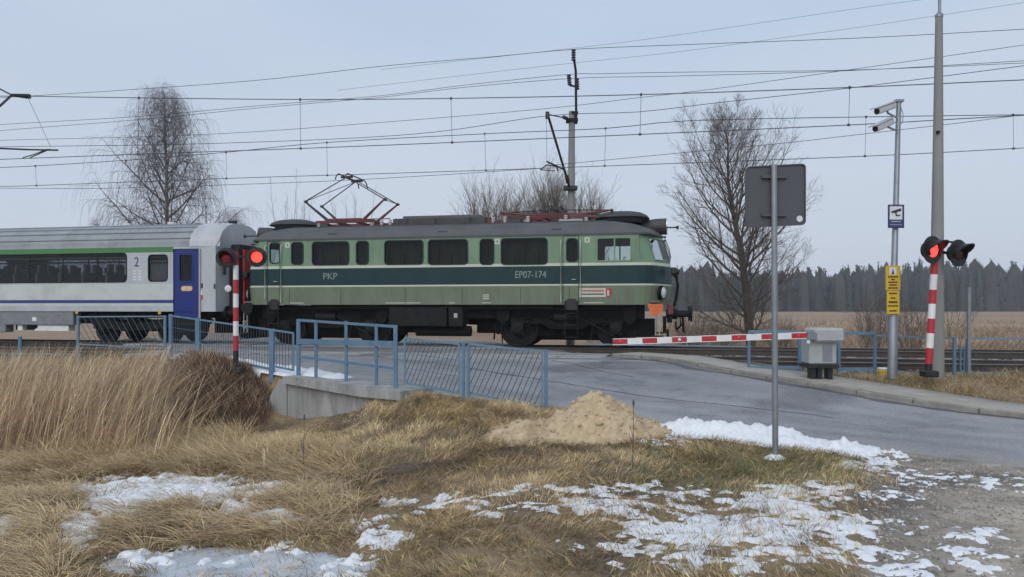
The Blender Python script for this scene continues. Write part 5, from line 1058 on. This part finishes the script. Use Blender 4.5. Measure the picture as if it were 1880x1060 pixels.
for px, y, H, st_, sp, sd, lab in ((1268, 34, 1.9, 26, .6, 41, 'brown thicket just right of the locomotive nose'), (1325, 36, 1.7, 22, .6, 42, 'brown thicket left of the big tree trunk'), (1430, 35, 1.5, 20, .7, 43, 'low brown scrub right of the big tree trunk'), (1600, 30, 2.2, 20, .35, 44, 'upright twiggy bush left of the camera pole'), (1672, 29, 2.3, 22, .35, 45, 'upright twiggy bush between camera pole and right signal'), (1754, 33, 3.4, 7, .22, 46, 'thin dark sapling group under the dark signal lamp')):
    plant('bare_bush', lab, 'bush', (at(px, 562, y)[0], y, -.95), brs, H, .016, sd, M['twig'], M['twig'], 'bushes beyond the railway', st_, sp)

# ------------------------------------------------------------------ far wood
nt = 2600; fx = rng.uniform(-60, 480, nt); fy = 285+rng.uniform(0, 75, nt)**1.0+fx*.05; hh = rng.uniform(13.0, 21.0, nt)*(1+.10*np.sin(fx*.043))*(1+.12*(fbm(fx*.06, fx*0, 3, 9)-.5)); V = []; Tt = []; Cc = []
vo = 0; fyn = fy-fx*.05
for i in range(nt):
    con = rng.random() < (.78 if fx[i] < 190 else .5); K = 52 if fyn[i] < 330 else 36; h = hh[i]; w = rng.uniform(1.9, 3.2) if con else rng.uniform(2.4, 3.8)
    t_ = rng.random(K); rad = w*(1.06-t_)**.7 if con else w*np.sin(np.pi*np.clip(t_*.88+.1, 0, 1))**.6
    a = rng.uniform(0, 6.28, K); rr = rad*np.sqrt(rng.random(K)); z = -1.3+h*(.02+.98*t_)
    cx, cy = fx[i]+rr*np.cos(a), fy[i]+rr*np.sin(a); s_ = rng.uniform(.6, 1.35, K)*(1.15-.6*t_)
    tri = rng.normal(0, 1, (K, 3, 3)); tri /= np.linalg.norm(tri, axis=2)[..., None]; tri[..., 2] *= 1.1
    V.append((np.stack([cx, cy, z], -1)[:, None]+tri*s_[:, None, None]).reshape(-1, 3)); base = np.array((.023, .034, .030) if con else (.046, .042, .042))*rng.uniform(.7, 1.35)
    Cc.append(np.repeat(base[None]*rng.uniform(.75, 1.25, (K, 1)), 3, 0)); Tt.append(np.arange(K*3).reshape(-1, 3)+vo); vo += K*3
    a = np.arange(7)*2*np.pi/7; rc = w*(.75 if con else .8)*rng.uniform(.8, 1.2, 7); mid = h*(.55 if con else .75)*rng.uniform(.8, 1.1, 7)
    V.append(np.concatenate([np.stack([fx[i]+rc*np.cos(a), fy[i]+rc*np.sin(a), np.full(7, -1.5)], -1), np.stack([fx[i]+rc*(.62 if con else .8)*np.cos(a), fy[i]+rc*(.62 if con else .8)*np.sin(a), mid], -1), [(fx[i], fy[i], h*.93)]])); Cc.append(np.repeat(base[None]*rng.uniform(.75, 1.2, (15, 1)), 1, 0)); kk = np.arange(7); k2 = (kk+1) % 7
    Tt.append(np.concatenate([np.stack([kk, k2, k2+7], -1), np.stack([kk, k2+7, kk+7], -1), np.stack([kk+7, k2+7, np.full(7, 14)], -1)])+vo); vo += 15
    tw = rng.uniform(.08, .2); x, y = fx[i], fy[i]; V.append(np.array([(x-tw, y, -1.6), (x+tw, y, -1.6), (x, y-tw, -1.6), (x, y, h*.9)])); Cc.append(np.tile(np.array((.045, .04, .037) if rng.random() < .88 else (.10, .095, .09)), (4, 1))); Tt.append(np.array([(0, 2, 3), (2, 1, 3), (1, 0, 3)])+vo); vo += 4
tag(np_mesh('forest', np.concatenate(V), None, np.concatenate(Tt), M['forest'], np.concatenate(Cc)), 'dark hazy conifer wood along the horizon beyond the field', 'forest', kind='stuff')

hz = bpy.data.materials.new('haze'); hz.use_nodes = True; hn = hz.node_tree; hn.nodes.clear(); ho = hn.nodes.new('ShaderNodeOutputMaterial'); hv = hn.nodes.new('ShaderNodeVolumePrincipled')
hv.inputs['Color'].default_value = (.96, .98, 1, 1); hv.inputs['Density'].default_value = .0006; hv.inputs['Anisotropy'].default_value = .2; hn.links.new(hv.outputs[0], ho.inputs['Volume'])
tag(MB().box((180, 190, 11.5), (800, 480, 29)).build('haze', hz), 'thin winter haze in the air over the field', 'haze', kind='stuff')

# ------------------------------------------------------------------ sand pile, snow, ice
def mound(name, f, x0, x1, y0, y1, st_, m, eps=.004):
    xs, ys = np.arange(x0, x1, st_), np.arange(y0, y1, st_); X, Y = np.meshgrid(xs, ys); H_ = f(X, Y); Z = height(X, Y); rd = poly_sd(X, Y, ROAD); Z = np.where(rd < .1, np.maximum(Z, road_z(X, Y)+.004), Z)
    Zs = Z+H_; ok = H_ > eps; idx = np.arange(X.size).reshape(X.shape); near_ = ok.copy()
    keep = ok[:-1, :-1] | ok[:-1, 1:] | ok[1:, 1:] | ok[1:, :-1]; Zs = np.where(ok, Zs, Z-.03)
    q = np.stack([idx[:-1, :-1], idx[:-1, 1:], idx[1:, 1:], idx[1:, :-1]], -1)[keep]
    used = np.unique(q); remap = np.full(X.size, -1); remap[used] = np.arange(len(used))
    return np_mesh(name, np.stack([X, Y, Zs], -1).reshape(-1, 3)[used], remap[q], None, m, None, True)
def sandf(X, Y):
    dx, dy = (X-1.2), (Y-10.55); wob = (fbm(X*1.6, Y*1.6, 3, 100)-.5)*.5; r = np.hypot(dx, dy/.72)*(1+wob); h = .66*np.clip(1-(r/1.05)**1.0, 0, 1)
    h = np.where(r < .3, h-.10*(1-r/.3)*.6, h); tail = .24*np.exp(-((dx+1.0)/.42)**2-((dy+.12)/.4)**2); rough = sst(0, .05, np.maximum(h, tail))
    return np.maximum(h, tail)*(.72+.56*fbm(X*3, Y*3, 4, 101))+((fbm(X*7, Y*7, 4, 102)-.5)*.13+np.maximum(fbm(X*14, Y*14, 2, 104)-.62, 0)*.22)*rough-.02
tag(mound('sand_pile', sandf, -.6, 2.9, 9.3, 11.9, .03, M['sand']), 'heap of tan sand at the road edge beside the blue fence', 'sand pile')
cx0, cy0 = rng.uniform(-.3, 2.6, 900), rng.uniform(9.5, 11.5, 900); ch = sandf(cx0, cy0); kk_ = (ch > .0) & (rng.random(900) < .75); cl_ = scatter('sand_clods', cx0[kk_], cy0[kk_], height(cx0[kk_], cy0[kk_])+ch[kk_]+.004, rng.gamma(2, .008, kk_.sum())+.006, M['sand']); cl_.parent = bpy.data.objects['sand_pile']; cl_['kind'] = 'stuff'
RIDGE = np.array([(1.9, 10.75), (2.6, 10.45), (3.4, 10.05), (4.1, 9.75), (4.75, 9.5)])
def bankf(X, Y):
    d = np.full(X.shape, 9.0); tt_ = np.zeros(X.shape)
    for i in range(len(RIDGE)-1):
        a, b = RIDGE[i], RIDGE[i+1]; e = b-a; t = np.clip(((X-a[0])*e[0]+(Y-a[1])*e[1])/(e@e), 0, 1); q_ = np.hypot(X-a[0]-t*e[0], Y-a[1]-t*e[1]); tt_ = np.where(q_ < d, (i+t)/4, tt_); d = np.minimum(d, q_)
    amp = np.interp(tt_, [0, .2, .35, .6, .8, 1], [.06, .20, .25, .20, .12, .03]); lump = fbm(X*2.2, Y*2.2, 4, 111); fine = fbm(X*8, Y*8, 3, 112)
    return amp*np.exp(-(d/.36)**2)*(.15+1.7*lump)+((fine-.5)*.14+np.maximum(fbm(X*13, Y*13, 2, 113)-.6, 0)*.2)*np.exp(-(d/.42)**2)-.026
tag(mound('snow_bank', bankf, 1.4, 5.3, 8.9, 11.4, .03, M['snow']), 'ploughed white snow bank along the road edge at the sign post', 'snow bank', kind='stuff')
SNOW = [(330, 898, 150, 20, 1.25), (215, 922, 46, 34, 1.2), (150, 970, 36, 32, 1.15), (270, 912, 60, 18, 1.1), (440, 938, 40, 16, 1.0), (380, 915, 40, 12, .9), (360, 948, 20, 8, .8), (12, 972, 28, 18, 1.1), (505, 948, 32, 12, .9), (690, 955, 40, 8, .5),
        (1050, 902, 130, 12, .75), (1200, 905, 120, 16, .8), (1440, 918, 110, 26, 1.05), (1330, 945, 140, 20, .6), (1380, 975, 220, 34, 1.05), (1530, 965, 80, 30, 1.0), (1270, 990, 120, 24, .9), (1130, 1000, 90, 10, .7), (960, 935, 120, 16, .55), (820, 925, 90, 16, .55), (1090, 930, 120, 18, .75), (1450, 1020, 240, 26, .9), (1680, 1040, 160, 30, .62), (1730, 880, 60, 14, .55), (1600, 855, 60, 14, .6), (1840, 890, 70, 16, .5), (1780, 985, 90, 12, .5), (1640, 905, 60, 12, .55), (700, 985, 40, 22, .9), (640, 1040, 60, 20, .8), (330, 1030, 160, 16, .6), (540, 1010, 60, 10, .6), (1130, 796, 80, 7, 1.0), (960, 775, 60, 12, .55), (1240, 800, 60, 14, .8), (90, 1010, 60, 10, .6)]
def snow_mask(X, Y, Z):
    px, py = topx(X, Y, Z); m = np.zeros(X.shape)
    for cx, cy, rx_, ry_, w in SNOW: m = np.maximum(m, w*np.exp(-.7*(((px-cx)/rx_)**2+((py-cy)/ry_)**2)**1.3))
    return m
def patchf(X, Y):
    Z = height(X, Y); m = snow_mask(X, Y, Z); n1 = fbm(X*3.1, Y*2.6, 4, 121); n2 = fbm(X*8, Y*11, 4, 123); n3 = fbm(X*24, Y*24, 2, 125); k = np.where(m > .1, 1, 0)
    return np.clip((m-.52)*.9+((n1-.5)*1.0+(n2-.5)*2.1+(n3-.5)*.7)*k, -1, .6)*np.where(X < -1.2, .085, .04)
tag(mound('snow_patches', patchf, -7, 7.2, 4.4, 10.8, .026, M['snow'], .001), 'thin melting snow patches over the foreground grass and dirt', 'snow', kind='stuff')
def verge(X, Y):
    P = np.array([(-8.4, 18.9), (-7.4, 18.0), (-6.0, 16.75), (-5.2, 15.9), (-4.1, 14.95), (-3.4, 14.45)]); d = np.full(X.shape, 9.0)
    for i in range(len(P)-1):
        a, b = P[i], P[i+1]; e = b-a; t = np.clip(((X-a[0])*e[0]+(Y-a[1])*e[1])/(e@e), 0, 1); d = np.minimum(d, np.hypot(X-a[0]-t*e[0], Y-a[1]-t*e[1]))
    return .16*np.exp(-(d/.28)**2)*(.3+1.2*fbm(X*2.5, Y*2.5, 4, 131))-.03
tag(mound('snow_verge', verge, -9.2, -2.6, 13.6, 19.6, .05, M['snow']), 'strip of old snow along the road behind the mesh fence', 'snow', kind='stuff')
def icef(X, Y):
    Z = height(X, Y); px, py = topx(X, Y, Z); m = np.exp(-(((px-430)/300)**2+((py-1040)/38)**2)**1.5); return (m-.45+(fbm(X*2, Y*2, 3, 141)-.5)*.5)*.03
tag(mound('frozen_puddle', icef, -5, .2, 4.2, 7.2, .05, M['ice'], .002), 'grey frozen puddle in the ditch at the bottom left', 'ice')

# ------------------------------------------------------------------ grasses
def blades(name, x, y, h, w, ang, lean, col, label, tip=1.25, arch=.5):
    n = len(x); z = height(x, y)-.012; ts = np.array([0, .38, .72, 1.0]); dx, dy = np.cos(ang), np.sin(ang); wa = rng.uniform(0, np.pi, n); wx, wy = np.cos(wa)*w/2, np.sin(wa)*w/2
    V = np.zeros((n, 7, 3), np.float32); Cb = np.zeros((n, 7, 3), np.float32)
    for k, t in enumerate(ts):
        hor = h*lean*(t*.45+.55*t*t); ver = h*(t-arch*np.minimum(lean, 1.4)*t*t*.62); ver = np.maximum(ver, .012+.0*t)
        px_, py_, pz_ = x+dx*hor, y+dy*hor, z+ver; f = (1-.25*t) if k < 3 else 0
        if k < 3:
            V[:, 2*k] = np.stack([px_-wx*f, py_-wy*f, pz_], -1); V[:, 2*k+1] = np.stack([px_+wx*f, py_+wy*f, pz_], -1)
            Cb[:, 2*k] = Cb[:, 2*k+1] = col*(.82+.18*t)
        else: V[:, 6] = np.stack([px_, py_, pz_], -1); Cb[:, 6] = np.minimum(col*tip, .75)
    o = 7*np.arange(n)[:, None]
    q = np.concatenate([o+np.array([0, 1, 3, 2]), o+np.array([2, 3, 5, 4])]); t3 = o+np.array([4, 5, 6])
    return tag(np_mesh(name, V.reshape(-1, 3), q, t3, M['blade'], Cb.reshape(-1, 3)), label, 'grass', kind='stuff')
def field_pts(n, x0, x1, y0, y1): return rng.uniform(x0, x1, n), rng.uniform(y0, y1, n)
def info(x, y): z = height(x, y); px, py = topx(x, y, z); return z, px, py, poly_sd(x, y, ROAD)
def pick(x, y, p): k = rng.random(len(x)) < p; return x[k], y[k]
def tint(n, cols, sd=.16):
    c = np.array(cols)[rng.integers(0, len(cols), n)]; return c*np.clip(rng.normal(1, sd, (n, 1)), .5, 1.6)
STRAW = [(.62, .46, .25), (.54, .39, .20), (.68, .53, .31), (.46, .33, .17)]; BROWN = [(.38, .27, .155), (.27, .19, .115), (.45, .325, .18)]; GREEN = [(.17, .17, .06), (.22, .20, .08), (.28, .24, .11)]; REED = [(.56, .42, .255), (.46, .34, .21), (.64, .50, .32), (.36, .26, .17)]; PURP = [(.105, .068, .055), (.14, .095, .07), (.075, .05, .042), (.18, .125, .085)]
def lim(h, px, py, y, x0=455, x1=690, top=783): return np.where((px > x0) & (px < x1) & (py < 900), np.minimum(h, np.maximum(.05, (py-top-14*rng.random(len(h)))/F*y)), h)
# short turf over the whole foreground
x, y = field_pts(300000, -7.5, 7, 4.4, 13.6); z, px, py, rd = info(x, y); sm = snow_mask(x, y, z)
clump = fbm(x*2.2, y*2.2, 4, 151); p = np.where((rd > .12), 1, 0)*np.clip(sst(.30, .58, clump)+.36, 0, 1)
p = p*np.where(sm > .35, .5, 1)*(1-sst(-60, 40, px-1600-120*(clump-.5)))*(1-.94*np.exp(-(((px-430)/300)**2+((py-1042)/34)**2)**1.5))*np.where((px < 560) & (py < 960), .25, 1)*np.where(sandf(x, y) > .03, 0, 1)*np.where(bankf(x, y) > .02, .04, 1)*(1-.6*np.exp(-((px-720)/90)**2-((py-860)/26)**2))
x, y = pick(x, y, p); z, px, py, rd = info(x, y); n = len(x); gold = np.exp(-((px-720)/260)**2-((py-770)/50)**2); grn = np.exp(-((px-1420)/190)**2-((py-860)/42)**2)+.35*sst(940, 1000, py)*sst(400, 600, px)
u = rng.random(n); col = tint(n, STRAW); br = (u > .30+.6*gold); col[br] = tint(br.sum(), BROWN); g_ = (rng.random(n) < .15+.6*np.clip(grn, 0, 1)); col[g_] = tint(g_.sum(), GREEN)
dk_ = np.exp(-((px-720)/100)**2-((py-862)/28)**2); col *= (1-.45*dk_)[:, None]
h = rng.uniform(.045, .12, n)*(1+1.0*gold)*(.7+.7*fbm(x*1.3, y*1.3, 3, 161)); h = lim(h, px, py, y, 455, 675, 780); fl = 2*np.pi*fbm(x*.8, y*.8, 3, 171)*2+rng.normal(0, .9, n); col *= (.6+.75*sst(.28, .62, fbm(x*3.4, y*3.4, 4, 173)))[:, None]
blades('turf_grass', x, y, h, rng.uniform(.004, .0075, n), fl, rng.uniform(.3, 1.5, n), col, 'short tan and brown winter turf across the foreground')
# long golden grass, combed over, in the ditch at left
def zone(x, y):
    z, px, py, rd = info(x, y); sm = snow_mask(x, y, z); cl = fbm(x*1.6, y*1.6, 4, 181)
    return sst(700, 520, px+160*(cl-.5))*sst(750, 800, py)*np.where(rd > .2, 1, 0)*np.where(sm > .22, .10, 1)*np.clip(sst(.30, .52, cl)+.3, 0, 1)*np.where((py > 994+30*(cl-.5)) & (px > 110), .035, 1)
# tussocks: blades fan out from tuft centres, bent over by wind and snow
tx, ty = field_pts(4500, -7.5, -.2, 4.6, 13.6); tx, ty = pick(tx, ty, zone(tx, ty)); nt_ = len(tx); per = 41; ti = np.repeat(np.arange(nt_), per); n = len(ti)
sp_ = rng.uniform(.04, .13, nt_)[ti]; ox, oy = rng.normal(0, 1, n)*sp_, rng.normal(0, 1, n)*sp_; x, y = tx[ti]+ox, ty[ti]+oy; z, px, py, rd = info(x, y); low = sst(845, 905, py)
bend = (3.4+5.0*(fbm(tx*.8, ty*.8, 3, 191)-.5)+rng.normal(0, .7, nt_))[ti]; radial = np.arctan2(oy, ox); wgt = rng.uniform(.2, .75, nt_)[ti]
flow = np.arctan2((1-wgt)*np.sin(bend)+wgt*np.sin(radial), (1-wgt)*np.cos(bend)+wgt*np.cos(radial))+rng.normal(0, .35, n)
th = rng.uniform(.22, .62, nt_)*(.75+.5*fbm(tx*.9, ty*.9, 2, 195)); hl = lim((1-.5*low)*th[ti]*rng.uniform(.55, 1.15, n), px, py, y); ln_ = rng.uniform(.4, 1.5, n)*(1-low)+rng.uniform(.9, 1.9, n)*low
tc_ = tint(nt_, STRAW+[(.42, .30, .16), (.33, .23, .13), (.28, .20, .12)], .22)[ti]; col = .6*tc_+.4*tint(n, STRAW+[(.30, .21, .12)], .25)
blades('long_dry_grass', x, y, hl, rng.uniform(.004, .0095, n), flow, ln_, col, 'tussocks of long golden grass bent over in the ditch at left', arch=.6)
# matted litter between the tussocks
x, y = field_pts(55000, -7.5, .2, 4.6, 13.4); x, y = pick(x, y, zone(x, y)); n = len(x); z, px, py, rd = info(x, y)
blades('grass_litter', x, y, lim(rng.uniform(.08, .26, n), px, py, y), rng.uniform(.005, .011, n), rng.uniform(0, 6.28, n), rng.uniform(1.3, 2.4, n), tint(n, STRAW+BROWN+[(.22, .155, .095)], .25), 'matted broken straw lying between the tussocks', arch=.66)
# reeds standing in the ditch
x, y = field_pts(52000, -12.5, -2.6, 8.6, 18.6); z, px, py, rd = info(x, y); cl = fbm(x*1.4, y*1.4, 3, 201); v = -UY*(x-T0[0])+UX*(y-T0[1])
edge_ = 300+45*sst(13.5, 10.5, y)
p = sst(edge_+45, edge_-45, px+140*(cl-.5))*np.where(rd > .3, 1, 0)*np.clip(sst(.28, .5, cl)+.2, 0, 1)*(v < -7.6)*sst(870, 820, py)
x, y = pick(x, y, p); n = len(x); z, px, py, rd = info(x, y); big = fbm(x*.8, y*.8, 3, 203)-.5
top = np.minimum(rng.normal(-.02, .34, n)+1.3*big, .55)-.25*sst(260, 380, px)-.55*sst(12.8, 9.2, y); h = np.clip(top-z, .25, 1.75)
col = tint(n, REED+[(.50, .37, .23), (.27, .18, .13)], .22); col *= (.95+.5*sst(.3, .65, fbm(x*1.9, y*1.9, 3, 205)))[:, None]
blades('reeds', x, y, h, rng.uniform(.005, .0105, n), rng.normal(.1, .75, n), np.where(rng.random(n) < .2, rng.uniform(.5, 1.2, n), .12+rng.gamma(2.2, .10, n)), col, 'tall dry reeds standing in the ditch at left', arch=.25)
# dark purple-brown brush on the bank by the culvert
x, y = field_pts(95000, -8.6, -3.4, 12.0, 16.8); z, px, py, rd = info(x, y); cl = fbm(x*2, y*2, 3, 211)
p = sst(285, 345, px+60*(cl-.5))*sst(530, 505, px+35*(py-700)/80)*np.where(rd > .12, 1, 0)*sst(.2, .42, cl)*sst(800, 775, py)
x, y = pick(x, y, p); n = len(x); h = rng.uniform(.18, .5, n)*(.6+.7*fbm(x, y, 3, 215)); z, px, py, rd = info(x, y); h = np.where(rd < .45, np.minimum(h, .24), h); col = tint(n, PURP, .25)*np.array((1.05, .85, .85)); s_ = rng.random(n) < .14; col[s_] = tint(s_.sum(), REED); h[s_] *= 1.3
blades('dark_brush', x, y, h, rng.uniform(.004, .008, n), rng.uniform(0, 6.28, n), rng.uniform(.2, .9, n), col, 'dark purple brown brush on the bank beside the culvert', arch=.3)
# tufts on the right-hand verge and behind the pavement
x, y = field_pts(68000, 3.4, 13, 12.5, 18.2); z, px, py, rd = info(x, y); cl = fbm(x*1.5, y*1.5, 3, 221); v = -UY*(x-T0[0])+UX*(y-T0[1]); pv = np.min(np.hypot(x[:, None]-W2[::6, 0], y[:, None]-W2[::6, 1]), 1)
p = np.where((rd > .2) & (pv > 1.5) & (v < -6.4), 1, 0)*np.clip(sst(.35, .6, cl)+.4, 0, 1); x, y = pick(x, y, p); n = len(x); col = tint(n, STRAW+BROWN)*.85; big = sst(.5, .68, fbm(x*1.1, y*1.1, 3, 225)); col *= (.65+.6*fbm(x*3, y*3, 3, 227))[:, None]; g_ = rng.random(n) < .25; col[g_] = tint(g_.sum(), GREEN)*1.3
blades('verge_grass', x, y, rng.uniform(.06, .2, n)*(1+1.3*big), rng.uniform(.005, .009, n), rng.uniform(0, 6.28, n), rng.uniform(.3, 1.4, n), col, 'straw coloured grass tufts on the verge behind the pavement')
# coarse field grass beyond the railway
x = rng.uniform(2, 75, 42000); y = 28+rng.gamma(1.6, 14, 42000); cl = fbm(x*.25, y*.25, 4, 231); v = -UY*(x-T0[0])+UX*(y-T0[1]); k = (cl > .42) & (v > 4.5) & (y < 130) & (x/y > .1) & (x/y < .85); x, y = x[k], y[k]; n = len(x)
col = tint(n, [(.27, .175, .11), (.33, .23, .14), (.22, .14, .095), (.42, .32, .19)], .2)
blades('field_grass', x, y, rng.uniform(.25, .7, n), rng.uniform(.012, .03, n)*(y/40), rng.uniform(0, 6.28, n), rng.uniform(.2, 1.0, n), col, 'rusty dry grass of the field beyond the railway')
# loose stones on the dirt track
x, y = field_pts(30000, 2.8, 7.5, 4.4, 9.6); z, px, py, rd = info(x, y); p = sst(1540, 1660, px)*np.where(rd > .02, 1, 0)*(.35+.6*np.exp(-((px-1630)/110)**2)); k = rng.random(len(x)) < p
tag(scatter('gravel', x[k], y[k], z[k]+.002, rng.gamma(2, .0038, k.sum())+.003, M['gravel']), 'loose grey gravel and crumbs on the dirt track', 'gravel', kind='stuff')
# single dead weeds
for px, py, top_, lab in ((556, 862, 768, 'dry weed stalk with a dark seed head below the culvert'), (1161, 862, 742, 'thin dry weed stalk in front of the sand pile'), (1400, 735, 640, 'thin stalk')) [:2]:
    z0 = -.75 if px < 800 else -.55; b = on(px, py, z0); zg = gz(b[0], b[1]); H = CZ+(HZ-top_)/F*b[1]-zg; T = thing('dry_weed', lab, 'weed', (b[0], b[1], zg), 0, 'dry weeds in the foreground')
    mb = MB(); mb.tube([(0, 0, -.02), (.01, 0, H*.5), (.015, .01, H)], [.006, .005, .003], 5); mb.build('stem', M['twig'], T)
    mb = MB()
    for k in range(4): a = k*2.1; mb.tube([(.005, 0, H*(.25+.12*k)), (.07*math.cos(a), .05*math.sin(a), H*(.42+.13*k))], .003, 4)
    mb.build('side_stems', M['twig'], T)
    mb = MB(); mb.lathe((.015, .01, H), (0, 0, 1), [(-.03, .006), (0, .014), (.03, .012), (.05, .003)], 8); mb.build('seed_head', M['twig'], T, True)
# tar seams and patches on the road
rd_o = bpy.data.objects['road']; M['tar'] = mat('tar', (.075, .078, .085), .45, var=.3, scale=30); M['patch'] = mat('road_patch', (.15, .155, .165), .55, var=.25, scale=40, bump=.4, bscale=150); M['salt'] = mat('road_salt', (.36, .355, .345), .7, var=.35, scale=25)
def seam(f0, f1, i0, i1, w, m, seed, name, lift=.004):
    V = []; q = []
    for k, i in enumerate(range(i0, i1)):
        f = f0+(f1-f0)*(i-i0)/(i1-i0)+(float(fbm(np.array([i*.13]), np.array([seed*3.1]), 3, seed)[0])-.5)*.05; j = f*39; a = int(j); g_ = j-a
        p = RP[i, a]*(1-g_)+RP[i, min(a+1, 39)]*g_; z = rz_[i, a]*(1-g_)+rz_[i, min(a+1, 39)]*g_; ac = RP[i, 39]-RP[i, 0]; ac = ac/np.linalg.norm(ac); ww = w*(.4+1.2*float(fbm(np.array([i*.6]), np.array([seed*1.]), 2, seed+5)[0]))
        V += [(*(p-ac*ww/2), z+lift), (*(p+ac*ww/2), z+lift)]
        if k: q.append((2*k-2, 2*k-1, 2*k+1, 2*k))
    o = np_mesh(name, np.array(V), np.array(q), None, m); o.parent = rd_o; return o
for f0, f1, i0, i1, w, m, sd in ((.50, .40, 190, 262, .05, 'tar', 3), (.70, .78, 225, 268, .04, 'tar', 4), (.38, .45, 80, 205, .03, 'salt', 5), (.965, .975, 40, 290, .22, 'tar', 7)): seam(f0, f1, i0, i1, w, M[m], sd, 'tar_seam' if m == 'tar' else 'salt_streak')

yb = at(1621, 667, 15.9); zg = gz(yb[0], yb[1]); T = thing('marker_block', 'small yellow marker block at the foot of the camera pole', 'marker', (yb[0], yb[1], zg))
MB().box((0, 0, .11), (.26, .2, .24)).build('block', M['yellow'], T, bevel=.02); MB().box((0, 0, .25), (.2, .16, .05)).build('snow_cap', M['snow'], T, bevel=.02)
